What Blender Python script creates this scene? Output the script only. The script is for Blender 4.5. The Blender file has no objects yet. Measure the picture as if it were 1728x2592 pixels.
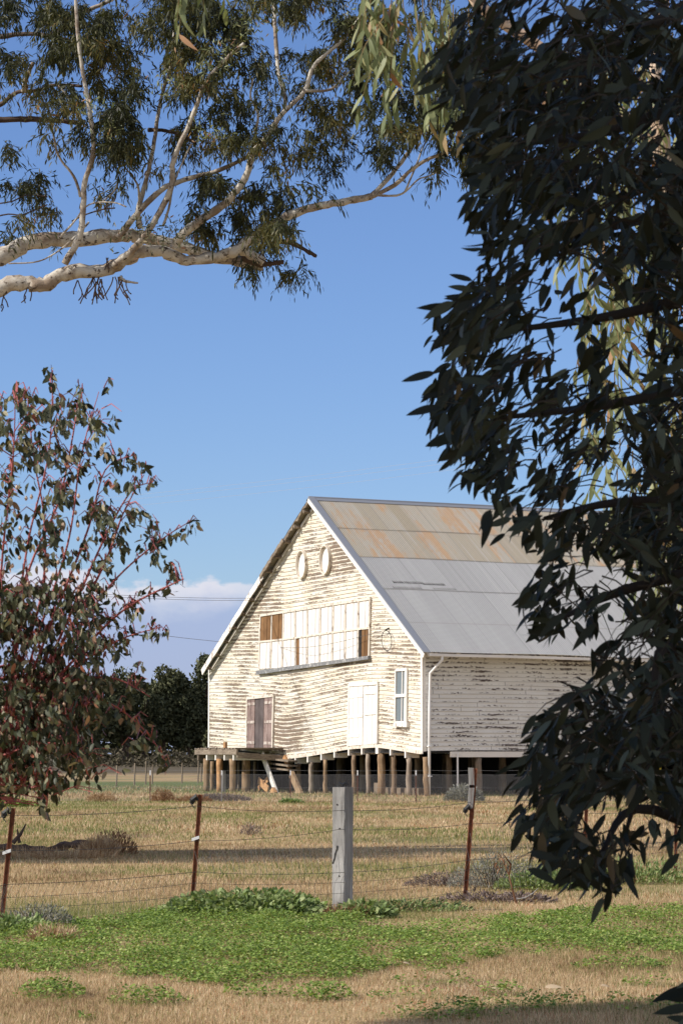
import bpy, math, random
import numpy as np
from mathutils import Vector, Matrix
random.seed(7); RNG = np.random.default_rng(11)
sc = bpy.context.scene
# ------------------------------------------------------------------ camera
F = 6600.0; HOR = 1910.0; K = 1728 / 1568
TH = math.atan((HOR - 1296) / F)
cam_d = bpy.data.cameras.new('camera'); cam = bpy.data.objects.new('camera', cam_d); sc.collection.objects.link(cam)
cam.location = (0, 0, 1.6); cam.rotation_euler = (math.pi / 2 + TH, 0, 0)
cam_d.sensor_fit = 'VERTICAL'; cam_d.sensor_height = 36; cam_d.lens = F / 2592 * 36
cam_d.clip_end = 6000; cam_d.clip_start = 0.1
cam_d.dof.use_dof = True; cam_d.dof.focus_distance = 75; cam_d.dof.aperture_fstop = 18
sc.camera = cam
sc.render.resolution_x = 682; sc.render.resolution_y = 1024
# ------------------------------------------------------------------ sun, sky, exposure
SUN = Vector((-.95, -.31, 0)).normalized(); ELEV = math.radians(37)
S = Vector((SUN.x * math.cos(ELEV), SUN.y * math.cos(ELEV), math.sin(ELEV)))
ld = bpy.data.lights.new('sun', 'SUN'); ld.energy = 4.6; ld.angle = math.radians(.53); ld.color = (1, .94, .86)
lo = bpy.data.objects.new('sun', ld); sc.collection.objects.link(lo); lo.rotation_euler = S.to_track_quat('Z', 'Y').to_euler()
lo.location = (-30, -10, 30)
w = bpy.data.worlds.new('World'); sc.world = w; w.use_nodes = True
def make_world():
    nt = w.node_tree; n = nt.nodes; n.clear(); L = nt.links.new
    out = n.new('ShaderNodeOutputWorld'); bg = n.new('ShaderNodeBackground'); bg.inputs[1].default_value = .10
    sky = n.new('ShaderNodeTexSky'); sky.sky_type = 'NISHITA'; sky.sun_disc = False
    sky.sun_elevation = ELEV; sky.sun_rotation = math.atan2(S.x, S.y); sky.air_density = 1.0; sky.dust_density = .35; sky.ozone_density = 2.2
    tint = n.new('ShaderNodeMix'); tint.data_type = 'RGBA'; tint.blend_type = 'MULTIPLY'; tint.inputs[0].default_value = 1
    tint.inputs[7].default_value = SKYTINT
    L(sky.outputs[0], tint.inputs[6])
    tc = n.new('ShaderNodeTexCoord'); sep = n.new('ShaderNodeSeparateXYZ'); L(tc.outputs['Generated'], sep.inputs[0])
    def M(op, a, b=None, c=None):
        m = n.new('ShaderNodeMath'); m.operation = op
        for i, v in enumerate((a, b, c)):
            if v is None: continue
            if hasattr(v, 'default_value') or hasattr(v, 'links'): L(v, m.inputs[i])
            else: m.inputs[i].default_value = v
        return m.outputs[0]
    def SS(v, a, b):
        r = n.new('ShaderNodeMapRange'); r.interpolation_type = 'SMOOTHSTEP'; L(v, r.inputs[0]); r.inputs[1].default_value = a; r.inputs[2].default_value = b
        return r.outputs[0]
    az = M('DIVIDE', sep.outputs[0], M('MAXIMUM', sep.outputs[1], .05)); el = sep.outputs[2]
    cb = n.new('ShaderNodeCombineXYZ'); L(az, cb.inputs[0]); L(M('MULTIPLY', el, 1.6), cb.inputs[1])
    n1 = n.new('ShaderNodeTexNoise'); n1.inputs['Scale'].default_value = 42; n1.inputs['Detail'].default_value = 7; n1.inputs['Roughness'].default_value = .52; L(cb.outputs[0], n1.inputs['Vector'])
    n2 = n.new('ShaderNodeTexNoise'); n2.inputs['Scale'].default_value = 14; n2.inputs['Detail'].default_value = 6; L(cb.outputs[0], n2.inputs['Vector'])
    # distance below the cloud tops
    top = M('ADD', M('ADD', .0665, M('MULTIPLY', az, -.045)), M('ADD', M('MULTIPLY', M('SUBTRACT', n1.outputs[0], .5), .030), M('MULTIPLY', M('SUBTRACT', n2.outputs[0], .5), .012)))
    d = M('SUBTRACT', top, el)
    edge = SS(d, 0.0, .0032)
    azm = SS(az, .0, -.05)
    yf = M('GREATER_THAN', sep.outputs[1], 0.0)
    dens = M('MULTIPLY', M('MULTIPLY', edge, azm), yf)
    body = SS(d, .003, .02)
    fade = SS(el, .004, .045)
    n3 = n.new('ShaderNodeTexNoise'); n3.inputs['Scale'].default_value = 30; n3.inputs['Detail'].default_value = 5; L(cb.outputs[0], n3.inputs['Vector'])
    patch = M('MULTIPLY', M('SUBTRACT', n3.outputs[0], .5), .5)
    amount = M('MULTIPLY', dens, M('MAXIMUM', M('MULTIPLY', M('ADD', M('MULTIPLY_ADD', body, -.3, .95), patch), fade), .75))
    cr = n.new('ShaderNodeMix'); cr.data_type = 'RGBA'; L(body, cr.inputs[0]); cr.inputs[6].default_value = (6.2, 6.3, 7.1, 1); cr.inputs[7].default_value = (3.3, 3.85, 6.0, 1)
    fin = n.new('ShaderNodeMix'); fin.data_type = 'RGBA'; L(amount, fin.inputs[0]); L(tint.outputs[2], fin.inputs[6]); L(cr.outputs[2], fin.inputs[7])
    v3 = n.new('ShaderNodeVectorMath'); v3.operation = 'MULTIPLY'; L(tc.outputs['Generated'], v3.inputs[0]); v3.inputs[1].default_value = (1, 1, 2.2)
    n4 = n.new('ShaderNodeTexNoise'); n4.inputs['Scale'].default_value = 2.6; n4.inputs['Detail'].default_value = 6; L(v3.outputs[0], n4.inputs['Vector'])
    back = M('MULTIPLY', M('MULTIPLY', SS(n4.outputs[0], .43, .58), SS(sep.outputs[1], .25, -.15)), SS(el, 0, .08))  # unseen bright clouds added behind the camera to brighten the shaded wall
    fin2 = n.new('ShaderNodeMix'); fin2.data_type = 'RGBA'; L(back, fin2.inputs[0]); L(fin.outputs[2], fin2.inputs[6]); fin2.inputs[7].default_value = (8.5, 8.1, 7.5, 1)
    fin = fin2
    L(fin.outputs[2], bg.inputs[0]); L(bg.outputs[0], out.inputs[0])
SKYTINT = (.73, .855, 1.16, 1)
make_world()
sc.view_settings.view_transform = 'Standard'; sc.view_settings.look = 'None'; sc.view_settings.gamma = 1; sc.view_settings.exposure = 0.25
# ------------------------------------------------------------------ pixel <-> world helpers (px on a 1568 x 2352 copy)
FW = Vector((0, math.cos(TH), math.sin(TH))); UP = Vector((0, -math.sin(TH), math.cos(TH))); CO = Vector((0, 0, 1.6))
def ray(px, py):
    return Vector((1, 0, 0)) * ((px * K - 864) / F) + UP * (-(py * K - 1296) / F) + FW
def at(px, py, Y):
    r = ray(px, py); return CO + r * (Y / r.y)
def ground(px, py, z=0):
    r = ray(px, py); return CO + r * ((z - 1.6) / r.z)
def proj(p):                                            # numpy (N,3) -> px,py
    q = p - np.array([0, 0, 1.6]); zf = q @ np.array(FW); return (q[:, 0] / zf * F + 864) / K, (-(q @ np.array(UP)) / zf * F + 1296) / K
def noise2(x, y, seed=0):
    x = np.asarray(x, float); y = np.asarray(y, float)
    xi = np.floor(x).astype(np.int64); yi = np.floor(y).astype(np.int64); fx = x - xi; fy = y - yi
    fx = fx * fx * (3 - 2 * fx); fy = fy * fy * (3 - 2 * fy)
    def h(a, b):
        v = np.sin(a * 127.1 + b * 311.7 + seed * 74.7) * 43758.5453; return v - np.floor(v)
    return (h(xi, yi) * (1 - fx) + h(xi + 1, yi) * fx) * (1 - fy) + (h(xi, yi + 1) * (1 - fx) + h(xi + 1, yi + 1) * fx) * fy
def fbm(x, y, seed=0, o=4):
    s = 0; a = .5; t = 0
    for i in range(o): s = s + a * noise2(x * 2 ** i, y * 2 ** i, seed + i); t += a; a *= .5
    return s / t
# ------------------------------------------------------------------ object helpers
def link(o, parent=None):
    sc.collection.objects.link(o)
    if parent is not None:
        o.parent = parent; o.matrix_parent_inverse = Matrix.Translation(parent.location).inverted()
    return o
def tag(o, label=None, cat=None, group=None, kind=None):
    if label: o['label'] = label
    if cat: o['category'] = cat
    if group: o['group'] = group
    if kind: o['kind'] = kind
    return o
def thing(name, loc, label, cat, group=None):
    o = bpy.data.objects.new(name, None); o.location = loc; o.empty_display_size = .2; link(o); return tag(o, label, cat, group)
class MB:
    def __init__(s): s.v = []; s.f = []; s.uv = []
    def add(s, vs, fs, uvs=None):
        k = len(s.v); s.v += [tuple(v) for v in vs]; s.f += [tuple(i + k for i in f) for f in fs]
        if uvs: s.uv += uvs
    def quad(s, a, b, c, d, uv=None): s.add([a, b, c, d], [(0, 1, 2, 3)], [uv] if uv else None)
    def box(s, o, x, y, z, bev=0):                      # o corner, x y z edge vectors
        o = Vector(o); x = Vector(x); y = Vector(y); z = Vector(z)
        s.add([o, o + x, o + x + y, o + y, o + z, o + x + z, o + x + y + z, o + y + z],
              [(0, 3, 2, 1), (4, 5, 6, 7), (0, 1, 5, 4), (1, 2, 6, 5), (2, 3, 7, 6), (3, 0, 4, 7)])
    def tube(s, pts, rad, n=8, wob=0, cap=True, seed=0):
        pts = [Vector(p) for p in pts]; k = len(s.v); m = len(pts)
        if not hasattr(rad, '__len__'): rad = [rad] * m
        r_ = random.Random(seed)
        ref = None
        for i, p in enumerate(pts):
            t = (pts[min(i + 1, m - 1)] - pts[max(i - 1, 0)])
            if t.length < 1e-9: t = Vector((0, 0, 1))
            t.normalize()
            if ref is None: ref = t.orthogonal().normalized()
            ref = (ref - t * ref.dot(t)); ref = ref.normalized() if ref.length > 1e-6 else t.orthogonal().normalized()
            b = t.cross(ref)
            for j in range(n):
                a = 2 * math.pi * j / n; rr = rad[i] * (1 + (r_.uniform(-wob, wob) if wob else 0))
                s.v.append(tuple(p + ref * (math.cos(a) * rr) + b * (math.sin(a) * rr)))
        for i in range(m - 1):
            for j in range(n):
                s.f.append((k + i * n + j, k + i * n + (j + 1) % n, k + (i + 1) * n + (j + 1) % n, k + (i + 1) * n + j))
        if cap: s.f.append(tuple(k + j for j in range(n))[::-1]); s.f.append(tuple(k + (m - 1) * n + j for j in range(n)))
    def build(s, name, mat, parent=None, smooth=False, label=None):
        me = bpy.data.meshes.new(name); me.from_pydata(s.v, [], s.f); me.update()
        if s.uv:
            ul = me.uv_layers.new(name='UVMap'); flat = [c for f in s.uv for c in f]
            ul.data.foreach_set('uv', np.array(flat, dtype=np.float32).ravel())
        if smooth: me.polygons.foreach_set('use_smooth', [True] * len(me.polygons))
        me.materials.append(mat); o = bpy.data.objects.new(name, me); link(o, parent)
        if label: o['label'] = label
        return o
def np_mesh(name, V, faces_list, mat, parent=None, rnd=None, smooth=False):
    """V (n,3); faces_list list of (m,k) index arrays; rnd per vertex"""
    me = bpy.data.meshes.new(name); me.vertices.add(len(V)); me.vertices.foreach_set('co', V.astype(np.float32).ravel())
    tot = sum(f.size for f in faces_list); cnt = sum(len(f) for f in faces_list)
    me.loops.add(tot); me.polygons.add(cnt)
    me.loops.foreach_set('vertex_index', np.concatenate([f.ravel() for f in faces_list]).astype(np.int32))
    sizes = np.concatenate([np.full(len(f), f.shape[1]) for f in faces_list]); st = np.concatenate([[0], np.cumsum(sizes)[:-1]])
    me.polygons.foreach_set('loop_start', st.astype(np.int32))
    if rnd is not None:
        a = me.attributes.new('rnd', 'FLOAT', 'POINT'); a.data.foreach_set('value', rnd.astype(np.float32))
    me.update(calc_edges=True); me.validate()
    if smooth: me.polygons.foreach_set('use_smooth', np.ones(len(me.polygons), bool))
    me.materials.append(mat); o = bpy.data.objects.new(name, me); link(o, parent); return o
def nrm(a): return a / np.maximum(np.linalg.norm(a, axis=1, keepdims=True), 1e-9)
def leaves(name, P, D, Nn, Ln, Wd, mat, parent=None, bend=.15, seg=2, fold=0.0, prof=None, rnd=None, curl=0.0, smooth=True):
    """leaf blades: base P, direction D, face normal Nn, length Ln, width Wd"""
    N = len(P); D = nrm(D); side = nrm(np.cross(D, Nn)); Nn = np.cross(side, D)
    ts = np.linspace(0, 1, seg + 2)[1:-1]
    if prof is None: prof = lambda t: (np.sin(np.pi * t ** .8)) ** .8
    V = [P]; L = Ln[:, None]
    bd = (RNG.uniform(.3, 1.5, N) * bend)[:, None]; cu = (RNG.uniform(-1, 1, N) * curl)[:, None]
    def cen(t): return P + D * L * t - Nn * L * bd * t * t + side * L * cu * t * t
    use_mid = fold != 0
    for t in ts:
        c = cen(t); w_ = (Wd * prof(t) * .5)[:, None]
        V.append(c - side * w_ + Nn * w_ * fold)
        if use_mid: V.append(c)
        V.append(c + side * w_ + Nn * w_ * fold)
    V.append(cen(1.0)); k = len(V); A = np.stack(V, 1).reshape(-1, 3); base = (np.arange(N) * k)[:, None]
    tri = []; qd = []; r = 3 if use_mid else 2
    for j in range(r - 1): tri.append([0, 1 + j, 2 + j])
    for i in range(seg - 1):
        a = 1 + i * r; b = a + r
        for j in range(r - 1): qd.append([a + j, b + j, b + j + 1, a + j + 1])
    a = 1 + (seg - 1) * r
    for j in range(r - 1): tri.append([a + j, k - 1, a + j + 1])
    fl = [(base[:, :, None] + np.array(tri)[None]).reshape(-1, 3)]
    if qd: fl.append((base[:, :, None] + np.array(qd)[None]).reshape(-1, 4))
    rn = RNG.random(N) if rnd is None else rnd
    return np_mesh(name, A, fl, mat, parent, np.repeat(rn, k), smooth)
# ------------------------------------------------------------------ materials
def mat(name, col=(.5, .5, .5), rough=.8, metal=0, spec=.3):
    m = bpy.data.materials.new(name); m.use_nodes = True; b = m.node_tree.nodes['Principled BSDF']
    b.inputs['Base Color'].default_value = (*col, 1); b.inputs['Roughness'].default_value = rough; b.inputs['Metallic'].default_value = metal
    b.inputs['Specular IOR Level'].default_value = spec
    return m
class NT:
    def __init__(s, m): s.m = m; s.nt = m.node_tree; s.n = s.nt.nodes; s.b = s.n['Principled BSDF']; s.tc = s.n.new('ShaderNodeTexCoord')
    def L(s, a, b): s.nt.links.new(a, b)
    def put(s, v, inp):
        if isinstance(v, bpy.types.NodeSocket): s.L(v, inp)
        else: inp.default_value = v
    def M(s, op, a, b=None, c=None, clamp=False):
        m = s.n.new('ShaderNodeMath'); m.operation = op; m.use_clamp = clamp
        for i, v in enumerate((a, b, c)):
            if v is not None: s.put(v, m.inputs[i])
        return m.outputs[0]
    def mapping(s, vec, sc_=(1, 1, 1), loc=(0, 0, 0)):
        m = s.n.new('ShaderNodeMapping'); s.L(vec, m.inputs[0]); m.inputs['Scale'].default_value = sc_; m.inputs['Location'].default_value = loc; return m.outputs[0]
    def noise(s, vec, scale=5, det=4, rough=.55, dist=0):
        m = s.n.new('ShaderNodeTexNoise'); s.L(vec, m.inputs['Vector']); m.inputs['Scale'].default_value = scale; m.inputs['Detail'].default_value = det
        m.inputs['Roughness'].default_value = rough; m.inputs['Distortion'].default_value = dist; return m.outputs[0]
    def step(s, v, a, b, smooth=True):
        r = s.n.new('ShaderNodeMapRange'); r.interpolation_type = 'SMOOTHSTEP' if smooth else 'LINEAR'; s.L(v, r.inputs[0]); r.inputs[1].default_value = a; r.inputs[2].default_value = b; return r.outputs[0]
    def mix(s, f, a, b, mode='MIX'):
        m = s.n.new('ShaderNodeMix'); m.data_type = 'RGBA'; m.blend_type = mode; s.put(f, m.inputs[0])
        for v, i in ((a, 6), (b, 7)):
            if isinstance(v, bpy.types.NodeSocket): s.L(v, m.inputs[i])
            else: m.inputs[i].default_value = (*v[:3], 1)
        return m.outputs[2]
    def ramp(s, v, stops):
        r = s.n.new('ShaderNodeValToRGB'); s.L(v, r.inputs[0]); e = r.color_ramp.elements
        while len(e) < len(stops): e.new(.5)
        for i, (p, c) in enumerate(stops): e[i].position = p; e[i].color = (*c, 1)
        return r.outputs[0]
    def bump(s, h, st=.3, dist=.01):
        b = s.n.new('ShaderNodeBump'); b.inputs['Strength'].default_value = st; b.inputs['Distance'].default_value = dist; s.L(h, b.inputs['Height']); s.L(b.outputs[0], s.b.inputs['Normal'])
    def white(s, vec):
        m = s.n.new('ShaderNodeTexWhiteNoise'); s.L(vec, m.inputs['Vector']); return m.outputs['Value']
def leaf_mat(name, stops, trans=.25, rough=.5, spec=.35, tcol=None, hue_pos=None):
    m = mat(name, rough=rough, spec=spec); t = NT(m); at_ = t.n.new('ShaderNodeAttribute'); at_.attribute_name = 'rnd'
    c = t.ramp(at_.outputs['Fac'], stops)
    if hue_pos:
        nn = t.step(t.noise(t.tc.outputs['Object'], hue_pos[0], 2), .4, .6); c = t.mix(nn, c, hue_pos[1], 'MULTIPLY')
    t.L(c, t.b.inputs['Base Color'])
    if trans:
        tr = t.n.new('ShaderNodeBsdfTranslucent'); tc2 = t.mix(1.0, c, tcol or (1.3, 1.3, .7), 'MULTIPLY'); t.L(tc2, tr.inputs[0])
        mx = t.n.new('ShaderNodeMixShader'); mx.inputs[0].default_value = trans; t.L(t.b.outputs[0], mx.inputs[1]); t.L(tr.outputs[0], mx.inputs[2])
        t.L(mx.outputs[0], t.n['Material Output'].inputs[0])
    return m
def paint_mat(name, paint, wood, thr, paint2=None, low=1.0, bigw=1.1):
    """peeling weatherboard paint; UV = (metres along board, board index)"""
    m = mat(name, rough=.7, spec=.2); t = NT(m); uv = t.tc.outputs['UV']
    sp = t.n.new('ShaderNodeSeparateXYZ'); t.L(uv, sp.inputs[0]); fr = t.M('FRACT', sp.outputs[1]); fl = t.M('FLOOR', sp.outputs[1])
    fine = t.noise(t.mapping(uv, (2.6, 1.0, 1)), 2.8, 8, .76); mid = t.noise(t.mapping(uv, (.55, .55, 1)), 1.6, 3, .6); big = t.noise(t.mapping(uv, (.16, .05, 1), (3.7, 1.9, 0)), 1.5, 3, .6)
    cb = t.n.new('ShaderNodeCombineXYZ'); t.L(fl, cb.inputs[0]); perb = t.white(cb.outputs[0])
    band = t.M('SUBTRACT', 1.0, t.M('MULTIPLY', t.M('ABSOLUTE', t.M('SUBTRACT', fr, .30)), 2.6))    # wear is heaviest mid-board
    v = t.M('ADD', fine, t.M('MULTIPLY', t.M('SUBTRACT', mid, .5), .62)); v = t.M('ADD', v, t.M('MULTIPLY', t.M('SUBTRACT', big, .5), bigw))
    v = t.M('ADD', v, t.M('MULTIPLY', t.M('SUBTRACT', perb, .5), .07)); v = t.M('ADD', v, t.M('MULTIPLY', t.M('SUBTRACT', band, .5), .17 * low))
    bare = t.step(v, thr, thr + .025)
    tone = t.noise(t.mapping(uv, (.8, .3, 1)), 1.2, 4); ptc = t.mix(t.step(tone, .35, .65), paint, paint2 or paint)
    jx = t.M('ADD', t.M('MULTIPLY', sp.outputs[0], .24), t.M('MULTIPLY', perb, 7.0)); cb2 = t.n.new('ShaderNodeCombineXYZ'); t.L(fl, cb2.inputs[1]); t.L(t.M('FLOOR', jx), cb2.inputs[0]); joint = t.M('LESS_THAN', t.M('FRACT', jx), .007)
    ptc = t.mix(t.M('MULTIPLY', t.white(cb2.outputs[0]), .35), ptc, [c * .86 for c in paint])
    wt = t.mix(t.noise(t.mapping(uv, (2, 9, 1)), 4, 4), wood, [c * 2.1 for c in wood])
    gap = t.M('MAXIMUM', t.M('LESS_THAN', fr, .10), t.M('MULTIPLY', joint, 1.4)); fc = t.mix(t.M('MULTIPLY', gap, .38), t.mix(bare, ptc, wt), wood); t.L(fc, t.b.inputs['Base Color']); t.L(t.M('MULTIPLY_ADD', bare, .25, .62), t.b.inputs['Roughness'])  # lap line paints lip shade into the colour; butt joints are real
    t.bump(t.M('SUBTRACT', t.M('MULTIPLY', fine, .35), bare), .6, .006)
    return m
def wood_mat(name, c1, c2, axis=(1, 1, 6), scale=6, crack=None):
    m = mat(name, rough=.85, spec=.15); t = NT(m)
    v = t.mapping(t.tc.outputs['Object'], axis); a = t.noise(v, scale, 6, .65, .4); b = t.noise(t.tc.outputs['Object'], 1.3, 3)
    col = t.mix(t.step(a, .3, .7), c1, c2); col = t.mix(t.M('MULTIPLY', t.step(b, .35, .7), .5), col, [x * .6 for x in c1])
    if crack: col = t.mix(t.step(t.noise(v, scale * 2.3, 5, .7), .60, .68), col, crack)
    t.L(col, t.b.inputs['Base Color']); t.bump(a, .5, .01); return m
VERT = (8, 8, .7)
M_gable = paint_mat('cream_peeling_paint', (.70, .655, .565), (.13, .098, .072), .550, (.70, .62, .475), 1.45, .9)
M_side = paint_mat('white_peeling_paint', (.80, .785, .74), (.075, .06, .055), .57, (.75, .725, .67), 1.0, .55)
def scuffed(name, c, dirt, thr=.62, sc_=3):
    m = mat(name, rough=.65, spec=.25); t = NT(m); o = t.tc.outputs['Object']; a = t.noise(t.mapping(o, (1, 1, .45)), sc_ * 3, 7, .72)
    b = t.noise(o, 1.2, 3); c1 = t.mix(t.M('MULTIPLY', t.step(b, .4, .7), .4), c, [x * .82 for x in c])
    t.L(t.mix(t.step(a, thr, thr + .03), c1, dirt), t.b.inputs['Base Color']); t.bump(a, .3, .004); return m
M_trim = scuffed('white_trim_paint', (.80, .76, .70), (.30, .22, .16), .63)
M_frame = scuffed('worn_frame_paint', (.70, .63, .53), (.24, .17, .12), .56)
M_rail = scuffed('worn_rail', (.52, .46, .40), (.25, .18, .15), .50)
M_barge = scuffed('peeling_barge_paint', (.80, .77, .72), (.25, .17, .12), .56, 1.6)
M_shut = scuffed('white_shutter_paint', (.76, .72, .67), (.40, .31, .23), .64)
M_sill = scuffed('grey_sill_paint', (.20, .20, .20), (.62, .60, .56), .56, 4)
M_bare = wood_mat('bare_brown_board', (.14, .07, .03), (.30, .17, .08), VERT, 3)
M_door = wood_mat('weathered_purple_door', (.17, .115, .10), (.36, .27, .24), VERT, 3, (.62, .58, .52))
M_doord = wood_mat('dark_grey_plank', (.09, .075, .07), (.16, .13, .125), VERT, 3)
M_stump = wood_mat('round_stump_timber', (.20, .125, .07), (.44, .31, .19), VERT, 1.5, (.08, .05, .03))
M_stumpm = wood_mat('brown_stump_timber', (.14, .09, .055), (.33, .24, .16), VERT, 2, (.06, .04, .03))
M_stump2 = wood_mat('grey_brown_stump', (.22, .17, .13), (.40, .33, .26), VERT, 1.3, (.09, .07, .05))
M_stumpd = wood_mat('grey_stump_timber', (.16, .12, .085), (.30, .24, .18), VERT, 1.5, (.07, .05, .03))
M_deck = wood_mat('weathered_deck_timber', (.16, .12, .09), (.34, .28, .21), (1.5, 1.5, 6), 4, (.07, .05, .04))
M_greyw = wood_mat('silver_grey_timber', (.22, .21, .20), (.40, .385, .365), (9, 9, .55), 4, (.10, .09, .085))
M_orange = wood_mat('fresh_sawn_orange_timber', (.42, .22, .10), (.60, .36, .18), (2, 2, 2), 3)
M_rust = wood_mat('rusty_steel', (.10, .035, .02), (.23, .085, .045), (3, 3, 3), 8, (.04, .02, .015))
M_white = mat('white_metal_paint', (.80, .80, .80), .4, 0, .4)
M_wire = mat('galvanised_wire', (.33, .32, .30), .5, .6)
M_wired = mat('dull_dark_wire', (.10, .09, .08), .7, .2)
M_black = mat('black_plastic', (.02, .02, .02), .5)
M_net = mat('netting_wire', (.30, .30, .31), .6, .2)
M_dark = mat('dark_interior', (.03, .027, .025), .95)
M_glass = mat('dusty_window_glass', (.16, .19, .20), .22, 0, .6)
M_flash = mat('grey_roof_flashing', (.34, .35, .37), .5, .45)
M_yel = mat('yellow_plastic', (.75, .55, .03), .5)
M_stone = mat('dull_red_steel', (.25, .06, .04), .7)
def roof_mat():
    m = mat('corrugated_iron', rough=.5, metal=.1); t = NT(m); uv = t.tc.outputs['UV']; sp = t.n.new('ShaderNodeSeparateXYZ'); t.L(uv, sp.inputs[0])
    u = sp.outputs[0]; v = sp.outputs[1]
    r1 = t.M('GREATER_THAN', v, 2.55); r2 = t.M('GREATER_THAN', v, 4.9); r3 = t.M('GREATER_THAN', v, 7.45); row = t.M('ADD', t.M('ADD', r1, r2), r3)
    lap = None
    for vv in (2.55, 4.9, 7.45, 10.0):
        q = t.M('LESS_THAN', t.M('ABSOLUTE', t.M('SUBTRACT', v, vv)), .035); lap = q if lap is None else t.M('MAXIMUM', lap, q)
    cb = t.n.new('ShaderNodeCombineXYZ'); t.L(t.M('FLOOR', t.M('DIVIDE', t.M('ADD', u, t.M('MULTIPLY', row, .31)), .76)), cb.inputs[0]); t.L(row, cb.inputs[1]); sh = t.white(cb.outputs[0])
    oldc = t.mix(sh, (.21, .20, .175), (.32, .31, .28)); newc = t.mix(sh, (.285, .285, .285), (.32, .32, .32))
    streak = t.noise(t.mapping(uv, (2.2, .22, 1)), 1.4, 6, .7); bl = t.noise(t.mapping(uv, (.5, .45, 1)), 1.1, 3)
    rv = t.M('ADD', t.M('ADD', streak, t.M('MULTIPLY', t.M('SUBTRACT', sh, .5), .34)), t.M('MULTIPLY', t.M('SUBTRACT', bl, .5), .6))
    rust = t.step(t.M('ADD', rv, t.M('MULTIPLY', t.M('SUBTRACT', t.noise(t.mapping(uv, (6, 1.2, 1)), 3, 6, .75), .5), .5)), .48, .66); rust = t.M('MULTIPLY', rust, .85)
    oldc = t.mix(.6, oldc, (.33, .27, .18), 'MIX'); oldc = t.mix(sh, oldc, (.34, .32, .28))
    rc = t.mix(t.noise(uv, 5, 5, .7), (.36, .19, .09), (.39, .27, .15))
    old = t.mix(rust, oldc, rc); c = t.mix(r2, old, newc)
    c = t.mix(t.M('MULTIPLY', lap, .4), c, (.14, .12, .10))
    # sheet side laps and end laps: thin lines of dirt
    fu = t.M('FRACT', t.M('DIVIDE', t.M('ADD', u, t.M('MULTIPLY', row, .31)), .76)); ln = t.M('LESS_THAN', fu, .035); c = t.mix(t.M('MULTIPLY', ln, .35), c, (.12, .12, .12))
    st2 = t.noise(t.mapping(uv, (3, .05, 1)), 2, 5, .75); c = t.mix(t.M('MULTIPLY_ADD', t.step(st2, .35, .5), .3, .7), (.22, .22, .22), c); c = t.mix(t.M('MULTIPLY', t.step(st2, .5, .7), .5), c, (.38, .375, .365))
    t.L(c, t.b.inputs['Base Color']); t.b.inputs['Roughness'].default_value = .6
    return m
M_roof = roof_mat()
def bark_mat(name, pale, tan, dark, scale=1.0, thr=.56):
    m = mat(name, rough=.75, spec=.2); t = NT(m); o = t.tc.outputs['Object']
    a = t.noise(t.mapping(o, (1, 1, 1)), 1.8 * scale, 6, .6, .6); b = t.noise(o, 7 * scale, 6, .7); c = t.mix(t.step(a, .42, .62), pale, tan); c = t.mix(t.step(b, thr, thr + .08), c, dark)
    t.L(c, t.b.inputs['Base Color']); t.bump(b, .5, .02); return m
M_limb = bark_mat('smooth_gum_bark', (.56, .52, .45), (.27, .21, .16), (.09, .065, .05), 1.5, .55)
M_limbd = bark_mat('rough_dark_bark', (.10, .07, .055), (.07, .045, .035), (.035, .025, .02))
M_peach = bark_mat('peach_gum_bark', (.62, .48, .36), (.55, .38, .26), (.35, .25, .18), 2)
M_twig = mat('brown_twig', (.022, .017, .012), .8)
M_bough = mat('dark_bough_bark', (.020, .016, .013), .9)
M_redtw = mat('crimson_twig', (.36, .10, .09), .6)
M_shoot = mat('olive_twig', (.22, .16, .07), .7)
M_leafbig = leaf_mat('gum_leaf_olive', [(0, (.025, .03, .012)), (.45, (.06, .066, .025)), (.8, (.14, .125, .042)), (.96, (.20, .15, .05)), (1, (.22, .11, .03))], .25, .5, .25)
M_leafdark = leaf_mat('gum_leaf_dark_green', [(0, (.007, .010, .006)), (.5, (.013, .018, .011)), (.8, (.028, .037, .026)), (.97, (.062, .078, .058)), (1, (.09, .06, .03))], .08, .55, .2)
M_leafsun = leaf_mat('gum_leaf_yellow_green', [(0, (.14, .17, .08)), (.6, (.22, .25, .12)), (.9, (.32, .31, .15)), (1, (.45, .22, .13))], .25, .5, .3)
M_leafbush = leaf_mat('young_gum_leaf', [(0, (.02, .026, .012)), (.45, (.055, .065, .03)), (.75, (.14, .15, .085)), (.93, (.34, .31, .20)), (1, (.30, .09, .05))], .2, .5, .3)
M_far = leaf_mat('distant_gum_leaf', [(0, (.045, .052, .028)), (.6, (.078, .085, .045)), (1, (.14, .14, .075))], .1, .7, .1)
M_grassdry = leaf_mat('dry_grass_blade', [(0, (.24, .16, .09)), (.35, (.44, .31, .18)), (.6, (.60, .45, .28)), (.9, (.78, .65, .44)), (1, (.40, .18, .09))], .25, .8, .1, (1, .9, .7))
M_grassgrn = leaf_mat('green_grass_blade', [(0, (.11, .13, .045)), (.6, (.21, .235, .085)), (1, (.42, .38, .19))], .3, .7, .15)
M_clover = leaf_mat('clover_leaf', [(0, (.07, .12, .02)), (.5, (.17, .26, .05)), (.85, (.28, .37, .09)), (1, (.42, .46, .17))], .3, .6, .25)
M_weed = leaf_mat('weed_leaf', [(0, (.10, .15, .045)), (.6, (.21, .28, .10)), (1, (.38, .42, .20))], .25, .6, .25)
M_salt = leaf_mat('saltbush_leaf', [(0, (.14, .14, .12)), (.6, (.24, .24, .20)), (1, (.38, .37, .32))], .15, .8, .1)
M_mauve = leaf_mat('dead_weed_stem', [(0, (.10, .075, .07)), (.6, (.17, .13, .12)), (1, (.28, .22, .19))], .1, .9, .1)
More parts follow.
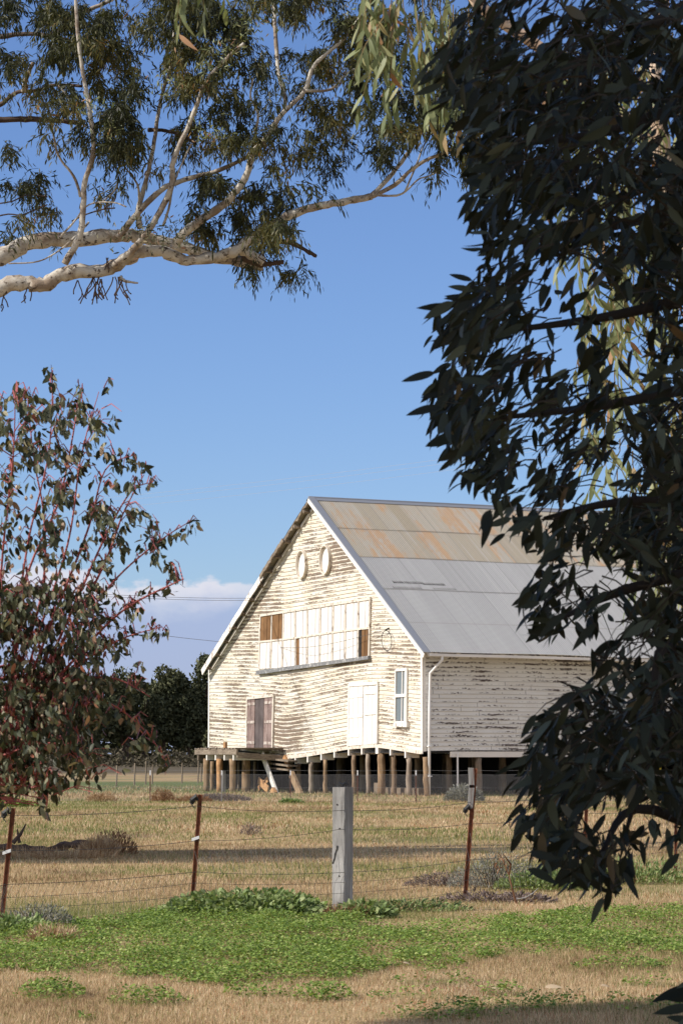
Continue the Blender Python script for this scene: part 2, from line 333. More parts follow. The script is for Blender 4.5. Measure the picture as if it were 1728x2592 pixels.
M_scrub = leaf_mat('far_scrub_leaf', [(0, (.04, .036, .025)), (.6, (.075, .065, .045)), (1, (.13, .11, .075))], .1, .9, .05)
M_straw = leaf_mat('straw_stem', [(0, (.28, .16, .08)), (.6, (.45, .31, .18)), (1, (.62, .50, .34))], .2, .8, .1, (1, .9, .7))
M_brown = leaf_mat('rusty_dry_stem', [(0, (.16, .08, .045)), (.6, (.26, .14, .08)), (1, (.40, .27, .16))], .15, .9, .1)
# ------------------------------------------------------------------ ground
def ground_mat():
    m = mat('paddock_soil', rough=.95, spec=.05); t = NT(m); o = t.tc.outputs['Object']; sp = t.n.new('ShaderNodeSeparateXYZ'); t.L(o, sp.inputs[0]); y = sp.outputs[1]
    a = t.noise(t.mapping(o, (1, .45, 1)), .35, 6, .6); b = t.noise(o, 6, 6, .75); c3 = t.noise(t.mapping(o, (1, .5, 1), (5, 9, 0)), .13, 5, .6)
    dry = t.mix(b, (.26, .175, .085), (.48, .35, .185)); br = t.mix(b, (.13, .085, .055), (.26, .18, .11)); grn = t.mix(b, (.10, .12, .04), (.24, .24, .10))
    c = t.mix(t.step(a, .52, .68), dry, br); c = t.mix(t.M('MULTIPLY', t.step(c3, .52, .66), .6), c, grn)
    # lush green strip behind the netting, then brushy darker ground to the treeline
    g1 = t.M('MULTIPLY', t.step(y, 103, 112), t.M('SUBTRACT', 1.0, t.step(y, 150, 165))); c = t.mix(t.M('MULTIPLY', g1, .85), c, t.mix(b, (.055, .10, .025), (.11, .16, .05)))
    g2 = t.step(y, 195, 240); c = t.mix(t.M('MULTIPLY', g2, .9), c, t.mix(t.noise(t.mapping(o, (1, .2, 1)), .12, 5, .7), (.05, .045, .035), (.12, .10, .07)))
    t.L(c, t.b.inputs['Base Color']); t.bump(b, .6, .05); return m
def gz(x, y):
    return (fbm(x * .12, y * .12, 5, 3) - .5) * .10 * np.clip((np.asarray(y, float) - 14) / 8, 0, 1)
def build_ground():
    ys = np.concatenate([np.linspace(-60, 14, 12), np.linspace(15, 110, 191), np.geomspace(112, 4500, 40)]); V = []; cols = 61
    for y in ys:
        half = max(60, 30 + y * .9); xs = np.sign(np.linspace(-1, 1, cols)) * np.abs(np.linspace(-1, 1, cols)) ** 2 * half
        z = gz(xs, np.full(cols, y)); V.append(np.stack([xs, np.full(cols, y), z], 1))
    V = np.concatenate(V); i = np.arange(len(ys) - 1)[:, None] * cols + np.arange(cols - 1)[None]; i = i.ravel()
    o = np_mesh('ground', V, [np.stack([i, i + 1, i + cols + 1, i + cols], 1)], ground_mat(), smooth=True); tag(o, kind='structure')
build_ground()
def zg(x, y): return float(gz(np.array([x]), np.array([y]))[0])
# ------------------------------------------------------------------ the woolshed
C0 = ground(971, 1829); C0.z = 0
AD = Vector((-.451, .892, 0)).normalized(); BD = Vector((.892, .451, 0)).normalized(); ZD = Vector((0, 0, 1))
def B(a, b, z): return C0 + AD * a + BD * b + ZD * z
def ghit(px, py, off=0.0):                               # -> (a, z) on the plane 'off' metres in front of the gable
    r = ray(px, py); o = C0 - BD * off; t = (o - CO).dot(BD) / r.dot(BD); p = CO + r * t - C0; return p.dot(AD), p.z
def shit(px, py, off=0.0):
    r = ray(px, py); o = C0 - AD * off; t = (o - CO).dot(AD) / r.dot(AD); p = CO + r * t - C0; return p.dot(BD), p.z
r1 = lambda x, y: ((480 + x / 2.4123) / K, (1230 + y / 2.4123) / K)
r2 = lambda x, y: ((480 + x / 2.4123) / K, (1650 + y / 2.4123) / K)
OH = .38
ar, zr = ghit(*r1(728, 76), OH); WL = ghit(*r1(122, 1120), 0)[0]; ae, ze = ghit(*r1(1432, 1022), OH); al, zl = ghit(*r1(78, 1115), OH)
W2 = WL / 2; ZR = zr; PITCH = (ZR - ze) / (W2 - ae); 
print('BARN', 'C0', C0, 'ridge a', ar, zr, 'width', WL, 'eave R', ae, ze, 'eave L', al, zl, 'pitch', math.degrees(math.atan(PITCH)))
AR = ar
PL = (ZR - zl) / (al - AR); PR = (ZR - ze) / (AR - ae)
def zroof(a): return ZR - (PR * (AR - a) if a < AR else PL * (a - AR))
LEN = 30.0
_wp = sorted([(ghit(*r2(x, y))) for x, y in ((115, 583), (345, 602), (500, 625), (580, 641), (725, 624), (965, 580), (1140, 566), (1200, 573), (1420, 608))])
ZB = 1.72
def zbot(a):
    if a <= _wp[0][0]: return _wp[0][1]
    if a >= _wp[-1][0]: return _wp[-1][1]
    for (a0, z0), (a1, z1) in zip(_wp, _wp[1:]):
        if a0 <= a <= a1:
            f = (a - a0) / (a1 - a0); return z0 + (z1 - z0) * f
print('WARP', [(round(a, 2), round(z, 2)) for a, z in _wp])
def warp(a, z):
    s = sum(zbot(a + d) for d in (-.4, -.2, 0, .2, .4)) / 5 - ZB
    f = min(1, max(0, (10.2 - z) / 6.5)); return s * f
shed = thing('woolshed', B(W2, 0, 0), 'large weatherboard shed with peeling cream gable and rusty iron roof, raised on stumps', 'shed')
PITCHB = .168
def boards(mapf, u0, u1, z0, ztop, topf, wf, du, name, m):
    """lapped weatherboards; mapf(u, out, z) -> point; topf(u) roof height; wf(u, z) sag"""
    mb = MB(); n = int((ztop - z0) / PITCHB) + 1; us = [u0 + (u1 - u0) * i / int((u1 - u0) / du) for i in range(int((u1 - u0) / du) + 1)]
    rr = random.Random(3)
    for k in range(n):
        zl_, zh = z0 + k * PITCHB, z0 + (k + 1) * PITCHB + .012; jit = rr.uniform(-.004, .004); w0 = rr.uniform(0, 9)
        for ua, ub in zip(us, us[1:]):
            ta, tb = topf(ua), topf(ub)
            la, lb = zl_ + wf(ua, zl_), zl_ + wf(ub, zl_); ha, hb = zh + wf(ua, zh), zh + wf(ub, zh)
            if la >= ta and lb >= tb: continue
            ja = jit + .006 * math.sin(ua * 1.3 + w0); jb = jit + .006 * math.sin(ub * 1.3 + w0)
            la, lb, ha, hb = min(la + ja, ta), min(lb + jb, tb), min(ha + ja, ta), min(hb + jb, tb)
            mb.quad(mapf(ua, .034, la), mapf(ub, .034, lb), mapf(ub, .006, hb), mapf(ua, .006, ha), [(ua, k), (ub, k), (ub, k + .999), (ua, k + .999)])
            mb.quad(mapf(ua, .004, la), mapf(ub, .004, lb), mapf(ub, .034, lb), mapf(ua, .034, la), [(ua, k), (ub, k), (ub, k + .02), (ua, k + .02)])
    return mb.build(name, m, shed)
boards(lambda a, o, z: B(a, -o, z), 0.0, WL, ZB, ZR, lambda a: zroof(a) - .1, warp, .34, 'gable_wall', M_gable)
sb = shit(*r2(1500, 613))[1]; sb_far = shit((1000 + 610 / 2.154) / K, (1250 + 1412 / 2.154) / K); print('SIDE bottom z', sb, sb_far)
ZS = 1.74
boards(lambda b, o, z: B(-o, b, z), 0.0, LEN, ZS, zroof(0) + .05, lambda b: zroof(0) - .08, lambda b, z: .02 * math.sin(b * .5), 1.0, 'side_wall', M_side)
# far walls, plain boards
mb = MB(); mb.quad(B(WL, 0, ZB), B(WL, LEN, ZB), B(WL, LEN, zroof(WL) - .1), B(WL, 0, zroof(WL) - .1), [(0, 0), (LEN, 0), (LEN, 22), (0, 22)])
mb.build('far_side_wall', M_side, shed)
mb = MB(); mb.add([B(0, LEN, ZB), B(WL, LEN, ZB), B(WL, LEN, zroof(WL) - .1), B(AR, LEN, ZR - .1), B(0, LEN, zroof(0) - .1)], [(0, 1, 2, 3, 4)], [[(0, 0), (WL, 0), (WL, 22), (AR, 60), (0, 22)]])
mb.build('end_wall', M_side, shed)
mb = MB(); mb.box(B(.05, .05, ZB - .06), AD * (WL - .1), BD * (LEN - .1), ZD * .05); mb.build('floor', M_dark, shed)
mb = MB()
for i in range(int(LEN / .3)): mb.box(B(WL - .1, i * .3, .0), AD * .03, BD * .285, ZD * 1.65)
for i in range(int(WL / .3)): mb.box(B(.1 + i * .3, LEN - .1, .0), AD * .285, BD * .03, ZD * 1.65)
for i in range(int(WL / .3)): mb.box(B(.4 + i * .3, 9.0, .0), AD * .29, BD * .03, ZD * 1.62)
mb.build('added_dark_screen', M_dark, shed)  # unseen dark boards added to close the underfloor so it stays black
# roof slopes, corrugated
def slope(a_edge, P_, name, b1=LEN + .3, seed=0):
    mb = MB(); Ls = abs(a_edge - AR) * math.sqrt(1 + P_ * P_); sgn = 1 if a_edge > AR else -1
    nx = int((b1 + OH) / .088 * 6); rows = [0, 2.55, 4.9, 7.45, Ls]; b_ = np.linspace(-OH, b1, nx + 1)
    nrmv = (AD * (sgn * P_) + ZD).normalized(); dn = (AD * sgn + ZD * -P_).normalized()
    V = []; UVs = []
    F_ = []
    for r in range(4):
        k = len(V); r_in = random.Random(seed + r)
        for jj, s_ in enumerate((rows[r] - (.0 if r == 0 else .12), rows[r + 1])):
            lift = .0 if jj == 0 else .012
            for i, bb in enumerate(b_):
                lw = 0.012 * math.sin(bb * .9 + r * 2) * (jj)
                amp = .016 * math.sin(bb / .088 * 2 * math.pi); sag = .035 * math.sin(bb * .35 + 1)
                p = B(AR, bb, ZR) + dn * (s_ + lw * 2) + nrmv * (amp + lift + .03 - r * .001) + ZD * sag * (s_ / Ls)
                V.append(p); UVs.append((bb, s_))
        m = len(b_)
        for i in range(m - 1): F_.append((k + i, k + i + 1, k + m + i + 1, k + m + i))
    mb.v = [tuple(v) for v in V]; mb.f = F_; mb.uv = [[UVs[i] for i in f] for f in F_]
    return mb.build(name, M_roof, shed, smooth=True)
main_roof = slope(ae - .02, PR, 'roof'); slope(al + .02, PL, 'roof', seed=5)
mb = MB(); mb.tube([B(AR, -OH - .02, ZR + .045), B(AR, 8, ZR + .05), B(AR, 16, ZR + .03), B(AR, LEN + .3, ZR + .045)], .05, 8)
for sgn, P_ in ((-1, PR), (1, PL)):
    d = (AD * sgn - ZD * P_).normalized(); n_ = (AD * sgn * P_ + ZD).normalized()
    mb.box(B(AR, -OH - .02, ZR) + n_ * .05, d * .24, BD * (LEN + .7), n_ * .006)
mb.build('ridge_cap', M_flash, main_roof)
# rake flashing and barge boards
def rake(side, s0, s1, w_, dep, name, m, off, proud=0, lift=0.0, wob=0.0, parent=shed, seg=24):
    P_ = PR if side < 0 else PL; d = (AD * side - ZD * P_).normalized(); n_ = (AD * side * P_ + ZD).normalized(); mb = MB(); rr = random.Random(5)
    pr = []
    for i in range(seg + 1):
        s_ = s0 + (s1 - s0) * i / seg; p = B(AR, -off, ZR) + d * s_ + n_ * lift + n_ * (rr.uniform(-wob, wob))
        q = w_ + rr.uniform(-wob, wob) * 1.2
        pr.append((p, p - BD * dep, p - BD * dep - n_ * q, p - n_ * q))
    for A_, C_ in zip(pr, pr[1:]):
        for j in range(4): mb.quad(A_[j], C_[j], C_[(j + 1) % 4], A_[(j + 1) % 4])
    mb.f += [(0, 3, 2, 1)] if False else []
    mb.quad(*pr[0]); mb.quad(*reversed(pr[-1])); return mb.build(name, m, parent)
LR = (AR - ae) * math.sqrt(1 + PR * PR); LLn = (al - AR) * math.sqrt(1 + PL * PL)
rake(-1, 0, LR + .05, .17, .035, 'barge_board', M_trim, OH + .002)
rake(-1, .0, LR + .02, .05, .30, 'rake_flashing', M_flash, OH - .30 + .06, lift=.075)
rake(1, LLn * .42, LLn + .1, .27, .035, 'barge_board', M_barge, OH + .002, wob=.012)
rake(1, 0, LLn * .44, .10, .04, 'barge_board', M_deck, OH - .05, wob=.045, seg=36, lift=.02).__setitem__('label', 'broken dark remains of the upper left barge board')
rake(1, LLn * .22, LLn * .43, .16, .05, 'hanging_board', M_deck, OH + .05, wob=.02, lift=-.02)
rake(-1, .1, LR - .1, .12, .03, 'rake_trim', M_trim, .040, lift=-.10)
rake(1, .1, LLn - .1, .12, .03, 'rake_trim', M_trim, .040, lift=-.10)
for sgn, P_, Ls in ((1, PL, LLn),):
    d = (AD * sgn - ZD * P_).normalized(); n_ = (AD * sgn * P_ + ZD).normalized()
    for i in range(12):
        s_ = .7 + i * (Ls - 1.0) / 11; mb = MB(); mb.box(B(AR, -OH + .01, ZR) + d * s_ - n_ * .20, d * .10, BD * (OH + .2), n_ * .15); mb.build('purlin_end', M_deck, shed)
# wall trim
mb = MB(); mb.box(B(-.045, -.045, ZB + warp(0, 2) - .1), AD * .14, BD * .03, ZD * (zroof(0) - ZB - .08)); mb.box(B(-.045, -.014, ZB - .0), AD * .03, BD * .12, ZD * (zroof(0) - ZB - .2)); mb.build('corner_board', M_trim, shed)
mb = MB(); mb.box(B(WL - .09, -.046, ZB + warp(WL, 2)), AD * .13, BD * .03, ZD * (zroof(WL) - ZB - .2)); mb.build('corner_board', M_trim, shed)
mb = MB(); N_ = 40; a_max = ghit(*r2(580, 640))[0]
for i in range(N_):
    a0, a1 = a_max * i / N_, a_max * (i + 1) / N_; z0, z1 = ZB + warp(a0, 2), ZB + warp(a1, 2)
    mb.quad(B(a0, -.052, z0 - .11), B(a1, -.052, z1 - .11), B(a1, -.052, z1 + .03), B(a0, -.052, z0 + .03)); mb.quad(B(a0, -.052, z0 + .03), B(a1, -.052, z1 + .03), B(a1, 0, z1 + .03), B(a0, 0, z0 + .03))
    mb.quad(B(a0, .0, z0 - .11), B(a1, .0, z1 - .11), B(a1, -.052, z1 - .11), B(a0, -.052, z0 - .11))
mb.build('bottom_plate', M_frame, shed)
mb = MB(); mb.box(B(-.01, 1.2, ZS - .24), AD * .05, BD * (LEN - 1.2), ZD * .22); mb.build('side_fascia', M_trim, shed)
# items laid out on the gable from their corner positions, sized in metres
def gq(pts, off0, off1, name, m, parent=shed, label=None, rr=r1):
    """slab between two offsets in front of the gable, corners TL TR BR BL"""
    q = [ghit(*rr(*p), off1) for p in pts]; mb = MB(); k = [B(a, -off1, z) for a, z in q] + [B(a, -off0, z) for a, z in q]
    mb.add(k, [(0, 3, 2, 1), (4, 5, 6, 7), (0, 1, 5, 4), (1, 2, 6, 5), (2, 3, 7, 6), (3, 0, 4, 7)]); return mb.build(name, m, parent, label=label)
def bar(p, q, wd, off0, off1, mb, rr=r1):
    a0, z0 = ghit(*rr(*p), off1); a1, z1 = ghit(*rr(*q), off1); P0 = B(a0, -off1, z0); P1 = B(a1, -off1, z1); d = (P1 - P0).normalized(); s_ = d.cross(BD).normalized() * wd
    mb.box(P0 - s_ / 2 - d * .004, (P1 - P0) + d * .008, s_, BD * (off1 - off0))
def lerp2(p, q, f): return (p[0] + (q[0] - p[0]) * f, p[1] + (q[1] - p[1]) * f)
bank = MB(); topx = [430, 500, 570, 643, 718, 797, 875, 950, 1029, 1098]; botx = [420, 492, 563, 645, 714, 791, 868, 945, 1024, 1090]
def ytop(x): return 792 + (687 - 792) * (x - 425) / 675
def ybot(x): return 1118 + (1048 - 1118) * (x - 415) / 675 + 10 * math.sin((x - 415) / 675 * math.pi)
def ymid(x): return 953 + (868 - 953) * (x - 415) / 680 + 3 * math.sin((x - 415) / 680 * 6)
T_ = [(x, ytop(x)) for x in topx]; Bt = [(x, ybot(x)) for x in botx]; Md = [((a[0] + b[0]) / 2, ymid((a[0] + b[0]) / 2)) for a, b in zip(T_, Bt)]
for a, b in zip(T_, T_[1:]): bar(a, b, .10, .03, .105, bank)
for a, b in zip(Md, Md[1:]): bar(a, b, .075, .03, .10, bank)
for i in range(10): bar(T_[i], Md[i], .085, .03, .095, bank); bar(Md[i], Bt[i], .085, .03, .095, bank)
bankobj = bank.build('shutter_frame', M_frame, shed)
gq([T_[0], T_[-1], Bt[-1], Bt[0]], .02, .036, 'shutter_backing', M_dark, bankobj)
gq([(405, 1128), (1086, 1037), (1088, 1058), (404, 1152)], .02, .19, 'window_sill', M_sill, shed)
for r, (U, D_) in enumerate(((T_, Md), (Md, Bt))):
    for i in range(9):
        brown = (r == 0 and i < 2) or (r == 1 and i == 8); half = (r == 1 and i == 3)
        TL, TR, BR, BL = U[i], U[i + 1], D_[i + 1], D_[i]
        mb = MB(); nb = 3
        for j in range(nb):
            f0, f1 = (.06 + j * .88 / nb) + .012, (.06 + (j + 1) * .88 / nb) - .012
            q = [lerp2(TL, TR, f0), lerp2(TL, TR, f1), lerp2(BL, BR, f1), lerp2(BL, BR, f0)]
            if half and j == 0 or (r == 1 and i == 8 and j == 0): continue
            gg = [ghit(*r1(*p_), .06) for p_ in q]; k_ = [B(a, -.06 - .006 * (j % 2), z) for a, z in gg] + [B(a, -.03, z) for a, z in gg]
            mb.add(k_, [(0, 3, 2, 1), (4, 5, 6, 7), (0, 1, 5, 4), (1, 2, 6, 5), (2, 3, 7, 6), (3, 0, 4, 7)])
        if half: m_ = M_shut
        else: m_ = M_bare if brown else M_shut
        o = mb.build('shutter', m_, bankobj)
        if brown: o['label'] = 'bare brown unpainted board shutter'
        if half or (r == 1 and i == 8):
            q = [lerp2(TL, TR, .02), lerp2(TL, TR, .45 if half else .3), lerp2(BL, BR, .45 if half else .3), lerp2(BL, BR, .02)]
            gq(q, .03, .045, 'shutter_gap', M_bare if half else M_dark, bankobj)
# round vents
for (cx, cy, hh) in ((683, 480, 88), (827, 451, 90)):
    a, z = ghit(*r1(cx, cy), .1); rad = (ghit(*r1(cx, cy - hh), .1)[1] - ghit(*r1(cx, cy + hh), .1)[1]) / 2
    mb = MB(); n = 40; prof = [(rad, .0), (rad, .17), (rad - .045, .173), (rad - .05, .015)]; EX = .76; rims = lambda r_: r_ if False else r_ - (1 - EX) * rad
    for i in range(n):
        t0, t1 = 2 * math.pi * i / n, 2 * math.pi * (i + 1) / n
        for (ra, oa), (rb, ob) in zip(prof, prof[1:]):
            mb.quad(B(a + rims(ra) * math.cos(t0), -oa, z + ra * math.sin(t0)), B(a + rims(ra) * math.cos(t1), -oa, z + ra * math.sin(t1)), B(a + rims(rb) * math.cos(t1), -ob, z + rb * math.sin(t1)), B(a + rims(rb) * math.cos(t0), -ob, z + rb * math.sin(t0)))
    rim = mb.build('round_vent', M_frame, shed)
    mb = MB(); mb.add([B(a + (rims(rad) - .051) * math.cos(2 * math.pi * i / n), -.04, z + (rad - .051) * math.sin(2 * math.pi * i / n)) for i in range(n)], [tuple(range(n))])
    mb.build('vent_cover', M_shut, rim)
# doors
def door(TL, TR, BR, BL, cuts, mats, name, frame_m, braces):
    fr = MB(); bar(TL, TR, .12, .03, .11, fr, r2); bar(TL, BL, .10, .03, .10, fr, r2); bar(TR, BR, .10, .03, .10, fr, r2); f = fr.build(name, frame_m, shed)
    for (f0, f1, m_, out) in cuts:
        mb = MB(); nb = max(1, round((f1 - f0) * 6))
        for j in range(nb):
            g0 = f0 + (f1 - f0) * j / nb + .004; g1 = f0 + (f1 - f0) * (j + 1) / nb - .004; o_ = out + .005 * (j % 2)
            q = [lerp2(TL, TR, g0), lerp2(TL, TR, g1), lerp2(BL, BR, g1), lerp2(BL, BR, g0)]; gg = [ghit(*r2(*p_), o_) for p_ in q]
            mb.add([B(a, -o_, z) for a, z in gg] + [B(a, -.02, z) for a, z in gg], [(0, 3, 2, 1), (4, 5, 6, 7), (0, 1, 5, 4), (1, 2, 6, 5), (2, 3, 7, 6), (3, 0, 4, 7)])
        o = mb.build('door_leaf', m_, f)
    for (g, f0, f1) in braces:
        mb = MB(); bar(lerp2(lerp2(TL, BL, g), lerp2(TR, BR, g), f0), lerp2(lerp2(TL, BL, g), lerp2(TR, BR, g), f1), .12, .06, .095, mb, r2); mb.build('door_rail', M_rail if 'loading' in name else frame_m, f)
    return f
door((970, 203), (1142, 190), (1138, 560), (963, 576), [(0, .515, M_shut, .075), (.53, 1, M_shut, .06)], None, 'double_door', M_trim, [(.19, .03, .5), (.52, .03, .5), (.84, .03, .38), (.15, .56, .97), (.49, .56, .97)])
door((347, 283), (508, 266), (500, 606), (344, 596), [(0, .32, M_door, .07), (.33, .66, M_doord, .045), (.67, 1, M_door, .07)], None, 'loading_door', M_frame, [(.12, .68, .99), (.47, .68, .99), (.12, 0.01, .31), (.47, .01, .31), (.86, .01, .31), (.86, .68, .99)])
# sash window right of the double door
fr = MB(); TL, TR, BR, BL = (1254, 112), (1322, 108), (1317, 428), (1250, 432)
bar(TL, TR, .09, .03, .10, fr, r2); bar(BL, BR, .08, .03, .10, fr, r2); bar(TL, BL, .07, .03, .10, fr, r2); bar(TR, BR, .08, .03, .10, fr, r2); bar(lerp2(TL, BL, .49), lerp2(TR, BR, .49), .12, .03, .11, fr, r2)
win = fr.build('window', M_trim, shed)
gq([(1262, 122), (1314, 120), (1310, 418), (1258, 420)], .03, .045, 'window_pane', M_glass, win, rr=r2)
mb = MB(); bar((1296, 118), (1291, 422), .05, .045, .075, mb, r2); bar((1314, 118), (1309, 422), .09, .045, .08, mb, r2); mb.build('glazing_bar', M_trim, win)
gq([(1242, 436), (1324, 430), (1322, 460), (1240, 454)], .03, .16, 'window_sill', M_barge, win, rr=r2)
# iron hoop on the wall
a, z = ghit(*r1(1200, 945), .15); mb = MB(); mb.tube([B(a + .42 * math.cos(t), -.14 - .03 * math.sin(t), z + .40 * math.sin(t)) for t in [2 * math.pi * i / 24 for i in range(25)]], .014, 5)
mb.tube([B(a, -.03, z + .50), B(a, -.18, z + .42)], .035, 6); mb.build('iron_hoop', M_black, shed)
hoop = B(a, -.18, z + .42)
# windows on the shaded side wall
for bx, wd in ((shit(1352, 1640)[0] + .15, 1.5), (shit(1352, 1640)[0] + 4.6, 1.5)):
    mb = MB(); z0, z1 = 2.75, 4.15; c = bx + wd / 2
    for (b0, b1, za, zb) in ((bx - .1, bx, z0 - .1, z1 + .1), (bx + wd, bx + wd + .1, z0 - .1, z1 + .1), (bx, bx + wd, z1, z1 + .1), (bx, bx + wd, z0 - .1, z0)): mb.box(B(-.09, b0, za), AD * .06, BD * (b1 - b0), ZD * (zb - za))
    wn = mb.build('window', M_white, shed)
    mb = MB(); mb.box(B(-.045, bx, z0), AD * .01, BD * wd, ZD * (z1 - z0)); mb.build('window_pane', M_glass, wn)
    mb = MB(); mb.box(B(-.075, c - .02, z0), AD * .03, BD * .04, ZD * (z1 - z0)); mb.box(B(-.07, bx, (z0 + z1) / 2 - .02), AD * .022, BD * wd, ZD * .04); mb.build('glazing_bar', M_white, wn)
# gutter and downpipes
mb = MB(); zgz = zroof(ae) - .05
def gut(bb): return B(ae - .05, bb, zgz - .10 + .03 * math.sin(bb * .35 + 1) + (.0 if bb > .5 else .02))
N_ = 30
for i in range(N_):
    b0, b1 = -.2 + (LEN + .2) * i / N_, -.2 + (LEN + .2) * (i + 1) / N_; P0, P1 = gut(b0), gut(b1); s_ = AD * .13
    for q0, q1 in (((-1, 0), (-1, .11)), ((-1, 0), (0, 0)), ((0, 0), (0, .11))):
        mb.quad(P0 + s_ * q0[0] + ZD * q0[1], P1 + s_ * q0[0] + ZD * q0[1], P1 + s_ * q1[0] + ZD * q1[1], P0 + s_ * q1[0] + ZD * q1[1])
mb.build('gutter', M_trim, shed)
bd_ = shit(*r2(1462, 400), .12)[0]; bt_ = shit(*r1(1490, 1030), .3)[0]
mb = MB(); mb.tube([gut(bt_) - AD * .06 + ZD * .03, gut(bt_) - AD * .06 - ZD * .15, B(-.14, bd_ + .04, gut(bt_).z - .62), B(-.13, bd_, 3.4), B(-.13, bd_ - .03, .05)], [.055, .055, .055, .055, .055], 10)
dp = mb.build('downpipe', M_white, shed, smooth=True)
for zz in (1.9, .75): mb = MB(); mb.box(B(-.21, bd_ - .09, zz), AD * .17, BD * .16, ZD * .04); mb.build('pipe_strap', M_white, dp)
for bb in (shit(1192, 1800, .1)[0] if False else shit((1000 + 353 / 2.154) / K, (1250 + 1520 / 2.154) / K, .3)[0], 8.3, 9.7):
    mb = MB(); mb.tube([B(-.1, bb, 1.66), B(-.1, bb, .05)], .035, 8); mb.build('drain_pipe', M_white, shed)
# torn sheet edges high on the roof near the rake
def rp(b, s_, h): 
    d = (AD * -1 - ZD * PR).normalized(); n_ = (AD * -PR + ZD).normalized(); return B(AR, b, ZR) + d * s_ + n_ * (h + .03)
for (b0, b1, s_, hh) in ((.55, 2.0, 6.95, .014), (1.9, 2.9, 7.02, .016), (.35, 1.7, 7.35, .006), (2.2, 3.3, 7.35, .005)):
    mb = MB(); n = 14
    for i in range(n):
        u0, u1 = b0 + (b1 - b0) * i / n, b0 + (b1 - b0) * (i + 1) / n; h0 = hh * (1 + .5 * math.sin(i * 2.1)); h1 = hh * (1 + .5 * math.sin((i + 1) * 2.1))
        mb.quad(rp(u0, s_ - .25, .005), rp(u1, s_ - .25, .005), rp(u1, s_, h1 + .02), rp(u0, s_, h0 + .02)); mb.quad(rp(u0, s_, .002), rp(u1, s_, .002), rp(u1, s_, h1 + .02), rp(u0, s_, h0 + .02))
    mb.build('lifted_sheet_edge', M_flash if b0 < -1 else M_dark, main_roof)
# stumps
def stump(a, b, rad, h, m=M_stump, sd=0, name='stump', lean=0):
    rr = random.Random(sd); n = 7; mb = MB()
    mb.tube([B(a + lean * (1 - i / n) + rr.uniform(-.014, .014), b + rr.uniform(-.02, .02), -.05 + (h + .05) * i / n) for i in range(n + 1)], [rad * (1.12 - .12 * i / n) * rr.uniform(.93, 1.07) for i in range(n + 1)], 12, .05, seed=sd)
    return mb.build(name, m, shed, smooth=True)
k = 0
for px_, wd, base in ((650, 30, .18), (725, 32, .19), (813, 25, .15), (985, 27, .17), (1073, 28, .17), (1152, 44, .26), (1228, 30, .18), (1321, 32, .18), (1424, 34, .19)):
    a = ghit(*r2(px_, 750))[0]; zt = ZB + warp(a, 2) - .12; k += 1
    h = zt - .22 if px_ != 1424 else zt - .1; stump(a, .12, wd / 2 / 2.4123 / 63, h, (M_stump, M_stumpm, M_stump2)[k % 3], k, lean=random.uniform(-.07, .07))
for px_ in (650, 725, 808, 888, 975, 1055, 1148, 1230, 1321):
    a = ghit(*r2(px_, 640))[0]; zt = ZB + warp(a, 2) - .11; mb = MB(); wdt = .22 if px_ == 1148 else .10
    mb.box(B(a - wdt / 2, -.05, zt - .24), AD * wdt, BD * .6, ZD * .24); mb.build('joist_end', M_trim, shed)
for i, bb in enumerate((2.6, 5.2, 7.8)):
    for j in range(9): stump(.35 + j * 2.4 + random.uniform(-.2, .2), bb, random.uniform(.09, .13), ZB - .1, M_stumpd, 40 + i * 10 + j)
for j in range(10): stump(.15, 2.55 + j * 2.7, .13, ZB - .25, M_stumpd, 90 + j)
mb = MB(); mb.box(B(2.2, 1.0, -.05), AD * 3.2, BD * .5, ZD * .32); mb.box(B(6.2, 1.3, -.05), AD * .4, BD * .3, ZD * .5); mb.build('footing_block', M_stumpd, shed)
# ------------------------------------------------------------------ timber landing in front of the loading door
aN, zN = ghit(*r2(500, 612)); DEPTH = 2.3
# near front corner of the deck: find its a so that its picture column is the one of the photograph
def col_a(px, off): return ghit(px, 1890 / K, off)[0]
a_r = col_a(r2(290, 0)[0], DEPTH); a_l = col_a(r2(40, 0)[0], DEPTH); zd = 1.66; a_r2 = a_r
landing = thing('timber_landing', B((a_l + a_r) / 2, -DEPTH / 2, 0), 'sagging grey timber landing with broken steps below the dark door of the shed', 'loading platform')
print('LANDING', a_l, a_r)
mb = MB(); n = 26; rr = random.Random(2)
for i in range(n):
    a0 = a_r + (a_l - a_r) * i / n; dz = rr.uniform(-.02, .03); mb.box(B(a0, -DEPTH - rr.uniform(0, .08), zd + .16 + dz), AD * ((a_l - a_r) / n * .93), BD * (DEPTH - .05), ZD * .045)
mb.build('deck_boards', M_deck, landing)
mb = MB(); mb.box(B(a_r - .05, -DEPTH - .05, zd - .06), AD * (a_l - a_r + .1), BD * .08, ZD * .22); mb.build('edge_beam', M_deck, landing)
mb = MB(); p0 = B(a_r - .06, -DEPTH, zd - .20); p1 = B(a_r - .06, -.15, zd - .34); mb.box(p0, AD * .1, p1 - p0, ZD * .24); mb.build('edge_beam', M_deck, landing)
for i in range(5):
    a0 = a_r + .3 + (a_l - a_r - .6) * i / 4; mb = MB(); mb.box(B(a0, -DEPTH - .02, zd - .30), AD * .1, BD * (DEPTH - .1), ZD * .235); mb.build('joist', M_trim if i < 4 else M_deck, landing)
def lpost(px_, off, w_, m, round_=True, h=zd - .2, sd=0, base=0):
    a = ghit(*r2(px_, 800), off)[0]; mb = MB()
    if round_: mb.tube([B(a + random.uniform(-.02, .02), -off, -.05 + (h + .05) * i / 5) for i in range(6)], [w_ * random.uniform(.93, 1.07) for _ in range(6)], 10, .04, seed=sd)
    else: mb.box(B(a - w_, -off - w_, -.05), AD * 2 * w_, BD * 2 * w_, ZD * h)
    return mb.build('post', m, landing, smooth=round_)
